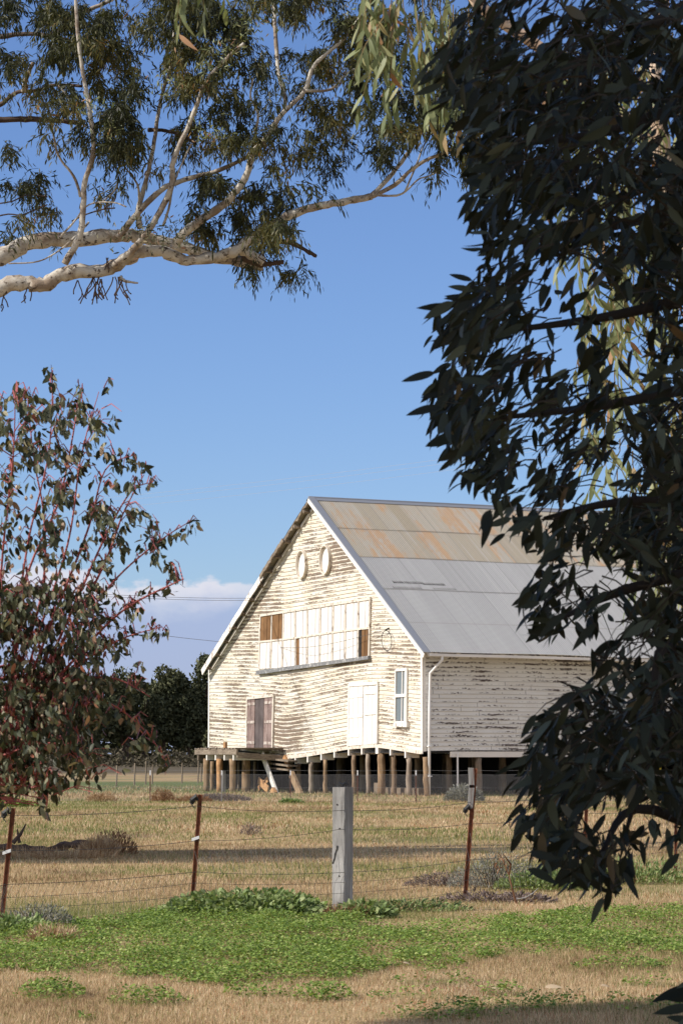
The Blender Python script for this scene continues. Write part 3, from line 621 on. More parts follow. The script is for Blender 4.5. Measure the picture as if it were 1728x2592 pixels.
for (x_, off, w_, m, r_, h) in ((103, 2.15, .13, M_stump, 1, 1.42), (137, 1.1, .09, M_stump, 1, 1.3), (183, 2.15, .13, M_orange, 1, 1.42), (207, 2.3, .075, M_greyw, 0, .95), (262, 2.15, .14, M_stump, 1, 1.42), (345, 1.2, .18, M_stump, 1, 1.4), (298, .6, .06, M_stumpd, 1, 1.3), (398, .4, .07, M_stumpd, 1, 1.3)):
    lpost(x_, off, w_, m, bool(r_), h, int(x_))
mb = MB(); a_ = a_l + .05; mb.tube([B(a_ - .6, -DEPTH * .5, 1.7), B(a_ - .6, -DEPTH * .5, 2.15)], .09, 8); mb.build('rail_stub', M_orange, landing)
def screen_plank(p, q, off, wd, th, name, m, parent):
    a0, z0 = ghit(*r2(*p), off); a1, z1 = ghit(*r2(*q), off); P0, P1 = B(a0, -off, z0), B(a1, -off, z1); d = (P1 - P0).normalized(); s_ = d.cross(BD).normalized() * wd
    mb = MB(); mb.box(P0 - s_ / 2, P1 - P0, s_, BD * th); return mb.build(name, m, parent)
screen_plank((436, 622), (533, 884), .9, .24, .08, 'brace_plank', M_trim, landing)['label'] = 'white painted leaning plank'
screen_plank((572, 640), (606, 720), .3, .22, .10, 'stair_stringer', M_orange, landing)
for (y0, y1) in ((655, 668), (683, 697), (712, 722)):
    screen_plank((470, y0 - 4), (600, y1), .55, .07, .45, 'step', M_deck, landing)
screen_plank((614, 745), (674, 884), .5, .34, .12, 'leaning_timber', M_stump, landing)
# crossed offcuts lying under the landing
xs = thing('crossed_timbers', B(ghit(*r2(445, 812), .9)[0], -.9, .0), 'crossed orange timber offcuts propped in an X in the dark beside the white plank', 'timber offcut')
screen_plank((417, 784), (475, 842), 1.0, .30, .06, 'board', M_orange, xs); screen_plank((474, 778), (418, 836), .92, .22, .06, 'board', M_orange, xs)
screen_plank((446, 815), (447, 882), .86, .06, .05, 'prop', M_stumpd, xs)
o = screen_plank((492, 852), (508, 882), 1.1, .45, .15, 'timber_block', M_orange, None); tag(o, 'short orange timber block on the ground at the foot of the white plank', 'timber offcut')
yb, yz = shit(1664 / K, 1942 / K, -.6); mb = MB(); mb.tube([B(.6, yb, yz - .16), B(.6, yb, yz - .12), B(.6, yb, yz + .08), B(.6, yb, yz + .12)], [.10, .13, .13, .07], 12)
mb.tube([B(.6, yb, yz + .12), B(.6, yb, 1.66)], .012, 5)
tag(mb.build('yellow_float', M_yel), 'small bright yellow container hanging under the shed floor behind the dark leaves', 'container')
# ------------------------------------------------------------------ foreground paddock fence
fence = thing('paddock_fence', (0, 27, 0), 'old wire stock fence with rusty leaning pickets and one square grey timber post', 'fence')
def star_picket(px0, py0, px1, py1, Y, wd=.024, white=0.0, name='steel_picket', m=None, n_=3, parent=fence):
    p0 = at(px0, py0, Y); p0.z = zg(p0.x, Y) - .08; p1 = at(px1, py1, Y); d = (p1 - p0).normalized(); m = m or M_rust
    mb = MB(); A_ = Vector((1, -.25, 0)).normalized(); s_ = (A_ - d * A_.dot(d)).normalized(); n2 = d.cross(s_)
    for k in range(3):                                    # three blades of a Y section
        ang = math.radians(90 + 120 * k + 25); v = s_ * math.cos(ang) + n2 * math.sin(ang); t_ = d.cross(v).normalized() * .004
        mb.box(p0 - t_, v * wd, t_ * 2, (p1 - p0))
    o = mb.build(name, m, parent)
    if white:
        q0 = p1 - (p1 - p0) * white; mb = MB()
        for k in range(3):
            ang = math.radians(90 + 120 * k + 25); v = s_ * math.cos(ang) + n2 * math.sin(ang); t_ = d.cross(v).normalized() * .006; mb.box(q0 - t_, v * (wd + .003), t_ * 2, (p1 - q0) * 1.005)
        mb.build('white_painted_top', M_trim, o)
    return o, p0, p1
PK = []
PK.append(star_picket(0, 2130, 31, 1856, 24.2)); PK.append(star_picket(438, 2092, 460, 1825, 26.5)); 
PK.append(star_picket(1065, 2062, 1090, 1765, 29.5, .028, .0)); PK.append(star_picket(1338, 2035, 1346, 1830, 32)); PK.append(star_picket(1549, 2015, 1552, 1800, 34.6))
o3, q0, q1 = PK[2]; mb = MB(); dq = (q1 - q0); mb.box(q0 + dq * .71 - Vector((.05, .02, 0)), Vector((.06, .0, 0)), Vector((.0, .05, 0)), dq * .17); mb.box(q0 + dq * .86 - Vector((.05, .02, 0)), Vector((.06, .0, 0)), Vector((.0, .05, 0)), dq * .145 + Vector((-.025, 0, 0))); mb.build('white_wooden_tip', M_greyw, o3)
# insulators and clips
for (o_, a_, b_), fr_ in ((PK[0], .955), (PK[1], .955), (PK[2], .70)):
    c = a_ + (b_ - a_) * fr_ - Vector((.05, .03, 0)); mb = MB(); mb.tube([c + Vector((-.035, 0, -.03)), c + Vector((-.02, -.01, 0)), c + Vector((.01, 0, .035)), c + Vector((.03, 0, .0))], [.02, .034, .03, .014], 7, .2, seed=4); mb.tube([c + Vector((0, 0, .03)), c + Vector((-.03, -.02, -.04)), c + Vector((0, -.02, -.075))], .005, 5); mb.build('insulator', M_black, o_)
for (o_, a_, b_), fr_ in ((PK[0], .66), (PK[1], .655)):
    c = a_ + (b_ - a_) * fr_; mb = MB(); mb.box(c + Vector((-.05, -.045, -.02)), Vector((.075, 0, .025)), Vector((0, .03, 0)), Vector((0, 0, .03))); mb.build('white_clip', M_white, o_)
# square timber post, edge on to the camera
PY = 27.0; pc = ground(783, 2096); pb = at(784, 2094, PY); 
def wpost():
    sd_ = .158; al_ = math.radians(54); base = Vector((at(785.5, 2000, PY).x, PY, zg(0, PY) - .1)); H = at(784, 1808, PY).z - base.z
    # edge column nearest the camera sits at px 790; left face runs up-left
    e = Vector((at(790, 2000, PY).x, PY - .07, base.z)); L_ = Vector((-math.cos(math.radians(36)), math.sin(math.radians(36)), 0)) * sd_; R_ = Vector((math.sin(math.radians(36)), math.cos(math.radians(36)), 0)) * sd_
    lean = Vector((-.0, 0, 0)); mb = MB(); n = 14; rr = random.Random(9); rings = []
    for i in range(n + 1):
        z = H * i / n; j = lambda: Vector((rr.uniform(-.003, .003), rr.uniform(-.003, .003), 0)); o_ = Vector((.006 * i / n, 0, z)); c_ = .007
        ring = []
        P4 = [e, e + R_, e + R_ + L_, e + L_]
        for k in range(4):
            p_ = P4[k]; a_ = (P4[(k - 1) % 4] - p_).normalized() * c_; b_ = (P4[(k + 1) % 4] - p_).normalized() * c_; ring += [p_ + a_ + o_ + j(), p_ + b_ + o_ + j()]
        rings.append(ring)
    for r_ in rings: mb.v += [tuple(p) for p in r_]
    for i in range(n):
        for k in range(8): mb.f.append((i * 8 + k, i * 8 + (k + 1) % 8, (i + 1) * 8 + (k + 1) % 8, (i + 1) * 8 + k))
    mb.f.append(tuple(n * 8 + k for k in range(8)))
    o = mb.build('timber_post', M_greyw, fence)
    nl = Vector((-R_.x, -R_.y, 0)).normalized()
    # drilled holes, a long crack
    for (px_, py_) in ((774, 1848), (780, 1903), (779, 2012), (772, 2085)):
        p_ = at(px_, py_, PY); t = ((p_.x - e.x) / L_.x); q = e + L_ * t; q.z = p_.z; mb = MB()
        mb.tube([q + nl * -.01, q + nl * .004], .0085, 10); mb.build('bolt_hole', M_dark, o)
    mb = MB(); pts = [(775, 1942), (774, 1950), (770, 1960), (768, 1972), (765, 1981), (764, 1984)]
    for (a_, b_) in zip(pts, pts[1:]):
        qs = []
        for (px_, py_), wv in ((a_, 1), (b_, 1)):
            p_ = at(px_, py_, PY); t = ((p_.x - e.x) / L_.x); q = e + L_ * t; q.z = p_.z; qs.append(q + nl * .004)
        wv = .010; mb.quad(qs[0] - L_.normalized() * wv, qs[1] - L_.normalized() * wv * .6, qs[1] + L_.normalized() * wv * .6, qs[0] + L_.normalized() * wv)
    mb.build('crack', M_dark, o)
    mb = MB(); tp = e + R_ * .5 + L_ * .5; tp.z = base.z + H
    mb.tube([tp + Vector((-.05, 0, .0)), tp + Vector((-.03, 0, .04)), tp + Vector((0, 0, .015)), tp + Vector((.03, 0, .045)), tp + Vector((.06, 0, .02))], [.008, .016, .02, .014, .008], 6, .3, seed=2); mb.build('insulator', M_black, o)
    return e, L_, nl
pe, pL, pn = wpost()
# wires: control points in px at each post, then droppers and netting
def wire(cps, rad=.0022, m=M_wired, sag=.015, name='wire', parent=fence, seg=10):
    pts = []
    for (a, b) in zip(cps, cps[1:]):
        A_, B_ = at(*a), at(*b)
        for i in range(seg):
            t = i / seg; p = A_.lerp(B_, t); p.z -= sag * 4 * t * (1 - t); pts.append(p)
    pts.append(at(*cps[-1])); mb = MB(); mb.tube(pts, rad, 4, cap=False); return mb.build(name, m, parent)
cols = [(-80, 23.4), (14, 24.2), (449, 26.5), (782, 26.9), (1078, 29.5), (1342, 32), (1550, 34.6), (1640, 36)]
hts = [[1.02, 1.05, 1.10, 1.05, 1.08, 1.12, 1.12, 1.1], [.74, .73, .75, .86, .84, .88, .88, .88], [.42, .42, .44, .42, .44, .46, .46, .46], [.30, .30, .33, .32, .33, .33, .33, .33], [.20, .2, .21, .21, .22, .22, .22, .22], [.08, .08, .10, .1, .1, .1, .1, .1]]
def colpt(i, h): px, Y = cols[i]; x = at(px, 2000, Y).x; return Vector((x, Y - .03, zg(x, Y) + h))
def wire3(cp, rad, m, sag, name):
    pts = []
    for A_, B_ in zip(cp, cp[1:]):
        for i in range(12):
            t = i / 12; p = A_.lerp(B_, t); p.z -= sag * 4 * t * (1 - t); pts.append(p)
    pts.append(cp[-1]); mb = MB(); mb.tube(pts, rad, 4, cap=False); return mb.build(name, m, fence)
for k, h in enumerate(hts): wire3([colpt(i, h[i]) for i in range(8)], .0034 if k in (0, 1, 2) else .0024, M_wired, .03 if k < 2 else .02, 'strand_wire')
rr = random.Random(12)
mb = MB()
for i in range(7):
    n = 22
    for j in range(n):
        t = (j + rr.random() * .2) / n; zs = []
        for k in (1, 2, 3, 4, 5):
            p = colpt(i, hts[k][i]).lerp(colpt(i + 1, hts[k][i + 1]), t); p.z -= (.03 if k < 2 else .02) * 4 * t * (1 - t); zs.append(p + Vector((rr.uniform(-.01, .01) + (.05 if k == 2 else 0), 0, 0)))
        mb.tube(zs[1:] if (i in (0, 1) and k) else [zs[0] - Vector((0, 0, .1))] + zs[1:], .0018, 3, cap=False)
mb.build('hinged_mesh', M_wire, fence)
# ------------------------------------------------------------------ netting fence before the shed
nf = thing('netting_fence', (0, 88.5, 0), 'fine wire netting fence on thin dark steel posts running in front of the shed', 'fence')
NY = 88.5; nx0, nx1 = -15.0, 15.0
def netz(x): return zg(x, NY)
for px_ in (60, 205, 345, 509, 667, 821, 955, 1240, 1390, 1530):
    x = at(px_, 1830, NY).x; silver = px_ == 509; mb = MB(); zt = 1.16
    mb.box(Vector((x - .02, NY + .03, -.1)), Vector((.035, 0, 0)), Vector((0, .035, 0)), Vector((0, 0, zt)))
    o = mb.build('steel_post', M_greyw if silver else M_rust, nf)
    mb = MB(); mb.box(Vector((x - .022, NY + .026, zt - .26)), Vector((.04, 0, 0)), Vector((0, .04, 0)), Vector((0, 0, .17))); mb.build('white_cap', M_white, o)
for h, r_ in ((.93, .004), (.5, .003), (.05, .003), (1.07, .003)):
    mb = MB(); mb.tube([Vector((nx0 + (nx1 - nx0) * i / 40, NY, netz(nx0 + (nx1 - nx0) * i / 40) + h - (.02 if i % 2 else 0))) for i in range(41)], r_, 4, cap=False); mb.build('strand_wire', M_net, nf)
def netting():
    cell = .055; H = .88; V = []; Fs = []; n = int((nx1 - nx0 + H) / cell); hw = .0022
    for sgn in (1, -1):
        for i in range(-int(H / cell), int((nx1 - nx0) / cell) + int(H / cell)):
            x0 = nx0 + i * cell
            xa, xb = x0, x0 + sgn * H
            if min(xa, xb) < nx0 - 1 or max(xa, xb) > nx1 + 1: continue
            k = len(V); V += [(xa - hw, NY, .03), (xa + hw, NY, .03), (xb + hw, NY, .03 + H), (xb - hw, NY, .03 + H)]; Fs.append((k, k + 1, k + 2, k + 3))
    V = np.array(V); V[:, 2] += gz(V[:, 0], V[:, 1]); np_mesh('wire_netting', V, [np.array(Fs)], M_net, nf)
netting()
# far thin posts in the green strip
for i, px_ in enumerate((268, 309, 335, 350, 418, 455, 462)):
    p = at(px_, 1800, 135 + i * 3); mb = MB(); mb.tube([Vector((p.x, p.y, -.1)), Vector((p.x + .03, p.y, 1.05 + .1 * (i % 3)))], .045, 5)
    tag(mb.build('old_fence_post', M_stumpd), 'thin dark fence post far off in the green strip behind the netting', 'fence post', 'thin posts in the far green strip')
# ------------------------------------------------------------------ overhead wires
pw = thing('service_cable', hoop, 'thin dark cable sagging from the left over the gable to the iron hoop', 'cable')
mb = MB(); A_ = at(200, 1425, 84); e_ = hoop; A0 = at(-600, 1200, 70); pts = []
Bm = B(ghit(505, 1474, .5)[0], -.55, ghit(505, 1474, .5)[1]); Bn = B(ghit(700, 1487, .5)[0], -.5, ghit(700, 1487, .5)[1])
def qpts(P, n=12):
    out = []
    for i in range(len(P) - 1):
        p0 = P[max(i - 1, 0)]; p1 = P[i]; p2 = P[i + 1]; p3 = P[min(i + 2, len(P) - 1)]
        for j in range(n):
            t = j / n; out.append(.5 * ((2 * p1) + (p2 - p0) * t + (2 * p0 - 5 * p1 + 4 * p2 - p3) * t * t + (3 * p1 - p0 - 3 * p2 + p3) * t ** 3))
    return out + [P[-1]]
mb.tube(qpts([A0, A_, Bm, Bn, e_]), .009, 5, cap=False); mb.build('cable', M_wired, pw)
for dy, lab in ((0, 'upper of two level wires meeting the left rake of the shed roof'), (5, 'lower of two level wires meeting the left rake of the shed roof')):
    e_ = B(ghit(590, 1374 + dy, .4)[0], -.42, ghit(590, 1374 + dy, .4)[1]); mb = MB(); mb.tube(qpts([at(-500, 1330 + dy, 95), at(350, 1370 + dy, 108), e_]), .010, 4, cap=False); tag(mb.build('power_line', M_wired), lab, 'wire')
M_glint = mat('bright_aluminium_wire', (.75, .75, .78), .3, .7)
for k, (ya, yb_, lab) in enumerate(((1123, 1020, 'topmost'), (1131, 1033, 'middle'), (1145, 1052, 'lowest'))):
    mb = MB(); mb.tube([at(-300, ya + 65, 210).lerp(at(2200, yb_ - 160, 210), i / 20) - Vector((0, 0, 1.4 * 4 * (i / 20) * (1 - i / 20))) for i in range(21)], .011, 4, cap=False); tag(mb.build('power_line', M_glint), lab + ' of three pale wires crossing the sky above the shed roof', 'wire')
# ------------------------------------------------------------------ grasses
NBL = 1.0
def clover_mask(px, py):
    up = np.interp(px, [-400, 0, 200, 420, 560, 700, 900, 1150, 1300, 1568, 1900], [2150, 2150, 2125, 2085, 2070, 2098, 2120, 2105, 2092, 2082, 2080])
    lo_ = np.interp(px, [-400, 0, 200, 420, 700, 830, 900, 1000, 1150, 1300, 1568, 1900], [2235, 2235, 2245, 2250, 2262, 2255, 2225, 2235, 2200, 2190, 2200, 2200])
    m = np.minimum((py - up) / 14, (lo_ - py) / 10)
    for (cx, cy, rx, ry) in ((110, 2296, 75, 14), (330, 2308, 110, 13), (600, 2290, 90, 8), (720, 2298, 80, 12), (960, 2295, 110, 9), (1000, 2262, 90, 9), (1150, 2290, 60, 8), (1300, 2320, 330, 14), (1000, 2338, 170, 12), (190, 2345, 40, 8), (1480, 2268, 90, 7), (560, 2262, 160, 9), (1400, 2225, 150, 8)):
        m = np.maximum(m, (1 - ((px - cx) / rx) ** 2 - ((py - cy) / ry) ** 2) * 1.2 - .1)
    return m
def scatter(n, y0, y1, marg=1.25, xmax=None, extra=1.0):
    y = np.sqrt(RNG.random(n) * (y1 ** 2 - y0 ** 2) + y0 ** 2); x = (RNG.random(n) * 2 - 1) * y * (864 / F) * marg; return x, y
def blades(name, x, y, h, wd, m, lean=.5, rnd=None, kind='stuff', label=None, parent=None, z0=None):
    n = len(x); z = gz(x, y) if z0 is None else z0; a = RNG.random(n) * 2 * np.pi; l = RNG.random(n) * lean
    D = np.stack([np.cos(a) * l, np.sin(a) * l, np.ones(n)], 1); D = nrm(D); b = RNG.random(n) * 2 * np.pi; s_ = np.stack([np.cos(b), np.sin(b), np.zeros(n)], 1)
    P0 = np.stack([x, y, z - .005], 1); w2 = (wd * .5)[:, None]; A = np.stack([P0 - s_ * w2, P0 + s_ * w2, P0 + D * h[:, None]], 1).reshape(-1, 3)
    rn = RNG.random(n) if rnd is None else rnd; f = np.arange(n * 3).reshape(-1, 3)
    o = np_mesh(name, A, [f], m, parent, np.repeat(rn, 3))
    if kind and parent is None: o['kind'] = kind
    if label: o['label'] = label
    return o
def dry():
    X = []; Y = []; Hh = []; Wd = []
    for (y0, y1, n, h, w_) in ((14.5, 22, 170000, .035, .0045), (22, 32, 150000, .04, .006), (32, 50, 150000, .05, .010), (50, 88, 130000, .07, .018), (88, 130, 40000, .10, .03)):
        x, y = scatter(n, y0, y1); keep = fbm(x * .9, y * .6, 3) > RNG.random(n) * .55 + .12; x, y = x[keep], y[keep]
        hh = h * RNG.uniform(.5, 1.5, len(x)) * (1 + 1.2 * np.clip(fbm(x * .7, y * .7, 8) - .5, 0, 1)); X.append(x); Y.append(y); Hh.append(hh); Wd.append(np.full(len(x), w_) * RNG.uniform(.6, 1.4, len(x)))
    x, y, h, w_ = map(np.concatenate, (X, Y, Hh, Wd)); pat = fbm(x * .5, y * .3, 21); rn = np.clip(RNG.normal(.48, .24, len(x)) + (pat - .5) * 1.3 + (fbm(x * 2.1, y * 1.3, 23) - .5) * .6, 0, 1)
    g = (fbm(x * .35 + 9, y * .22, 31) + .30 * (RNG.random(len(x)) - .5)) > .592
    px, py = proj(np.stack([x, y, 0 * x], 1)); cm = clover_mask(px, py) > .3
    g = (g | (RNG.random(len(x)) < .12)) & ~cm | (cm & (RNG.random(len(x)) < .55))
    o = blades('dry_grass', x[~g], y[~g], h[~g], w_[~g], M_grassdry, .9, rn[~g]); tag(o, 'short dry tan grass covering the paddock', 'grass')
    o = blades('green_grass', x[g], y[g], h[g] * 1.05, w_[g], M_grassgrn, .8); tag(o, 'short green grass in patches through the dry paddock', 'grass')
dry()
def low_leaves(name, x, y, z, ln, m, parent=None, up=.9, ratio=.8):
    n = len(x); a = RNG.random(n) * 2 * np.pi; D = np.stack([np.cos(a), np.sin(a), RNG.normal(.15, .3, n)], 1); Nn = np.stack([RNG.normal(0, .45, n), RNG.normal(-.1, .45, n), np.full(n, up)], 1)
    return leaves(name, np.stack([x, y, z], 1), D, Nn, ln, ln * ratio, m, parent, .2, 2)
def clover():
    x, y = scatter(480000, 14.8, 30, 1.3); px, py = proj(np.stack([x, y, 0 * x], 1)); m = clover_mask(px, py) + (fbm(x * 1.1, y * 1.1, 41) - .5) * 2.6 + (fbm(x * 5, y * 5, 44) - .5) * 2.2
    k = (m > .35) & (RNG.random(len(m)) < .25 + .75 * np.clip((fbm(x * 3.3, y * 2.5, 49) - .40) * 6, 0, 1)) & ~((px > 820) & (fbm(x * 1.7, y * 1.2, 53) < .47) & (RNG.random(len(m)) < .75)) & ~((fbm(x * 2.2, y * 1.4, 57) < .40) & (RNG.random(len(m)) < .7)); x, y, m = x[k], y[k], m[k]; top = .015 + .075 * np.clip(m, 0, 1.2) * (fbm(x * 4, y * 4, 46) * 1.5) + .02 * fbm(x * 1.5, y * 1.5, 47)
    z = gz(x, y) + top * RNG.uniform(.35, 1.1, len(x)); o = low_leaves('clover_patch', x, y, z, RNG.uniform(.014, .03, len(x)), M_clover); tag(o, 'bright green mat of clover spread across the foreground', 'ground cover', kind='stuff')
    print('clover', len(x))
clover()
# ------------------------------------------------------------------ weeds and small shrubs, each its own thing
def bush(name, cx, cy, Y, rx, h, n, m, lab, cat, ll=.04, ratio=.35, upw=.7, stem_m=None, nst=14, ry=None, sd=0, grp=None, density_edge=.5):
    """low plant: stems fanning from the base and leaves carried along them; cx = px column"""
    R_ = np.random.default_rng(sd + 100); x0 = at(cx, 2000, Y).x; z0 = zg(x0, Y); ry = ry or rx
    t = thing(name, (x0, Y, z0), lab, cat, grp); a = R_.random(n) * 2 * np.pi; r = np.sqrt(R_.random(n)); e = R_.random(n) ** .75
    lump = .65 + .7 * noise2(np.cos(a) * r * 2.2 + 7 + sd, np.sin(a) * r * 2.2 + 3, sd)
    dome = np.sqrt(np.clip(1 - r ** 2, .02, 1)); P_ = np.stack([x0 + np.cos(a) * r * rx * (0.75 + .35 * lump), Y + np.sin(a) * r * ry, z0 + h * dome * e * lump], 1)
    D = np.stack([np.cos(a) * r, np.sin(a) * r, np.full(n, upw)], 1) + R_.normal(0, .35, (n, 3)); Nn = R_.normal(0, 1, (n, 3)) + [0, -.3, .8]
    L_ = ll * R_.uniform(.6, 1.4, n); leaves('foliage', P_, D, Nn, L_, L_ * ratio, m, t, .3, 2)
    mb = MB(); rr = random.Random(sd)
    for i in range(nst):
        aa = rr.random() * 6.28; q = rr.random() * .9; tip = Vector((x0 + math.cos(aa) * q * rx, Y + math.sin(aa) * q * ry, z0 + h * rr.uniform(.6, 1.12) * math.sqrt(1 - q * q * .8))); b0 = Vector((x0 + math.cos(aa) * q * rx * .4, Y + math.sin(aa) * q * ry * .4, z0 - .02))
        mb.tube([b0, b0.lerp(tip, .5) + Vector((0, 0, .1 * h)), tip], [.005, .004, .0015], 4, cap=False)
    mb.build('stems', stem_m or M_brown, t); return t
bush('mallow_weed', 560, 2090, 26.4, .85, .22, 3600, M_weed, 'broad mound of leafy weeds at the foot of the picket left of the timber post', 'weed', .055, .6, .5, M_weed, 30, .5, 1)
bush('mallow_weed', 655, 2095, 26.9, .42, .17, 1700, M_clover, 'darker green weed clump between the leafy mound and the timber post', 'weed', .05, .6, .5, M_weed, 12, .4, 2)
bush('mallow_weed', 838, 2105, 26.3, .26, .15, 900, M_weed, 'green thistly weed clump growing against the right side of the timber post', 'weed', .06, .45, .5, M_weed, 10, .25, 3)
bush('low_weed', 925, 2100, 27.4, .62, .10, 1100, M_weed, 'low mixed weeds between the timber post and the next rusty picket', 'weed', .04, .4, .6, M_brown, 26, .35, 4)
bush('low_weed', 1150, 2070, 29.0, .6, .10, 1000, M_mauve, 'low brown dead weed mat beside the tall rusty picket', 'weed', .05, .3, .6, M_brown, 40, .4, 5)
bush('saltbush', 1140, 2020, 31.5, .55, .42, 4200, M_salt, 'grey twiggy saltbush standing right of the tall rusty picket', 'shrub', .035, .22, 1.2, M_mauve, 60, .4, 6)
bush('dead_bush', 1020, 2020, 32, .45, .14, 1500, M_mauve, 'mauve grey dead weed patch left of the tall rusty picket', 'weed', .04, .2, 1.0, M_mauve, 50, .4, 7)
bush('leafy_shrub', 1250, 2025, 31.2, .55, .22, 2200, M_weed, 'green leafy weed bank behind the hanging dark leaves', 'shrub', .05, .4, .7, M_weed, 20, .4, 8)
bush('leafy_shrub', 1450, 2020, 32.5, .9, .26, 2400, M_weed, 'long green weed bank at the right edge of the paddock fence', 'shrub', .05, .35, .9, M_straw, 30, .5, 9)
bush('saltbush', 88, 2110, 24.6, .36, .20, 1800, M_salt, 'small pale grey saltbush at the left edge beside the nearest rusty picket', 'shrub', .035, .25, 1.0, M_mauve, 40, .35, 10)
bush('dry_tussock', 130, 2172, 22.5, .20, .11, 600, M_straw, 'small straw coloured tussock in front of the pale saltbush', 'grass tussock', .09, .06, 1.6, M_straw, 30, .2, 11)
bush('leafy_shrub', 30, 2130, 23.6, .35, .15, 1300, M_weed, 'low green weeds around the base of the leftmost rusty picket', 'weed', .05, .4, .6, M_weed, 12, .3, 12)
bush('saltbush', 1064, 1826, 90, .60, .50, 2600, M_salt, 'round grey green saltbush beside the downpipe end of the netting fence', 'shrub', .10, .3, .9, M_mauve, 30, .5, 13)
bush('tumbleweed', 375, 1828, 88, .34, .42, 1500, M_brown, 'round brown tumbleweed caught on the netting fence', 'dead shrub', .09, .12, .8, M_brown, 40, .3, 14)
bush('tumbleweed', 232, 1824, 88, .45, .30, 1500, M_straw, 'pale straw tumbleweed heap by the netting under the hanging leaves', 'dead shrub', .09, .12, .9, M_straw, 40, .3, 15)
bush('dead_bush', 505, 1832, 90, .95, .26, 2600, M_mauve, 'grey brown scrub at the foot of the landing posts', 'dead shrub', .08, .2, .9, M_mauve, 50, .4, 16)
bush('dry_tussock', 445, 1834, 87.5, .55, .18, 1200, M_brown, 'low brown tussock left of the landing posts', 'grass tussock', .1, .1, 1.2, M_brown, 30, .3, 17)
bush('leafy_shrub', 668, 1842, 86, .38, .14, 500, M_weed, 'small dark green weed below the leaning white plank', 'weed', .09, .4, .7, M_weed, 10, .3, 18)
bush('leafy_shrub', 20, 1852, 80, .8, .25, 1200, M_clover, 'bright green weed patch at the left edge in front of the netting', 'weed', .09, .5, .7, M_weed, 10, .4, 19)
bush('dry_tussock', 225, 1972, 41.5, .30, .26, 1300, M_straw, 'tall straw coloured tussock growing over the end of the fallen log', 'grass tussock', .14, .05, 2.2, M_straw, 70, .3, 20)
bush('dock_plant', 262, 1958, 42.3, .34, .38, 700, M_brown, 'rusty red dead dock stems rising behind the straw tussock', 'dead plant', .07, .25, 1.5, M_brown, 30, .25, 21)
bush('dry_tussock', 120, 1985, 40.6, 1.0, .10, 1000, M_straw, 'thin pale grass growing in front of the fallen log', 'grass tussock', .13, .04, 2.2, M_straw, 60, .3, 22)
bush('dock_plant', 575, 1928, 52, .2, .22, 300, M_mauve, 'single wispy grey weed in the middle of the paddock', 'dead plant', .06, .15, 1.5, M_mauve, 14, .2, 23)
bush('dry_tussock', 800, 2090, 26.2, .25, .10, 700, M_brown, 'little brown tussock at the base of the timber post', 'grass tussock', .06, .1, 1.5, M_brown, 26, .2, 24)
# dead stalks by the tall picket
t = thing('dead_stalk', ground(1180, 2080), 'tall dead brown stalk with curled leaves right of the tall rusty picket', 'dead plant'); mb = MB()
mb.tube([at(1187, 2083, 28.6), at(1175, 2040, 28.6), at(1168, 2010, 28.7), at(1150, 1968, 28.8), at(1142, 1958, 28.8)], [.012, .010, .008, .005, .003], 6); mb.tube([at(1168, 2010, 28.7), at(1172, 1985, 28.6), at(1155, 1962, 28.5)], [.008, .012, .003], 5)
mb.build('stem', M_brown, t); P_ = np.array([tuple(at(1150 + random.uniform(-14, 14), 1975 + random.uniform(-12, 18), 28.7)) for _ in range(26)]); leaves('curled_leaf', P_, RNG.normal(0, .5, (26, 3)) + [0, 0, -.6], RNG.normal(0, 1, (26, 3)), RNG.uniform(.05, .10, 26), RNG.uniform(.01, .02, 26), M_brown, t, .4, 3, .3)
mb = MB(); mb.tube([at(1186, 2065, 28), at(1205, 2062, 28), at(1222, 2052, 28), at(1235, 2040, 28)], [.008, .007, .006, .003], 5); tag(mb.build('bleached_stick', M_greyw), 'pale bleached stick lying in the weeds right of the tall picket', 'stick')
# fallen log
lg = thing('fallen_log', ground(120, 1975), 'dark fallen log lying in the shaded grass at the left', 'log')
mb = MB(); gy = 41.8
pts = [Vector((at(x, 1960, gy).x, gy, z)) for x, z in ((-160, .12), (-60, .16), (20, .13), (70, .10), (110, .09), (150, .16), (200, .17), (240, .15))]
mb.tube(qpts(pts, 4), [random.uniform(.04, .08) for _ in range(len(qpts(pts, 4)))], 10, .2, seed=8); mb.build('trunk', M_limbd, lg)
mb = MB(); mb.tube([Vector((at(30, 1960, gy).x, gy, .2)), Vector((at(48, 1950, gy).x, gy, .34)), Vector((at(60, 1940, gy).x, gy, .50))], [.04, .03, .01], 6); mb.tube([Vector((at(45, 1960, gy).x, gy, .2)), Vector((at(40, 1945, gy).x, gy, .42))], [.03, .01], 6); mb.build('branch_stub', M_limbd, lg)
# a few fallen leaves and sticks in the foreground
for i, (px_, py_, c, lab) in enumerate(((1272, 2288, M_straw, 'large pale fallen leaf on the bare grass at lower right'), (1140, 2290, M_straw, 'small pale fallen leaf left of the large one'), (935, 2225, M_straw, 'thin pale fallen leaf on the clover at centre'), (1390, 2283, M_straw, 'narrow pale fallen leaf right of the large one'))):
    p = ground(px_, py_); n = 1; sz = .13 if i == 0 else .07; o = leaves('fallen_leaf', np.array([[p.x - sz / 2, p.y, zg(p.x, p.y) + .045]]), np.array([[1., .2, .1]]), np.array([[0, -.5, 1.]]), np.array([sz]), np.array([sz * .4]), c, None, .3, 5, .25, rnd=np.array([.9])); tag(o, lab, 'leaf')
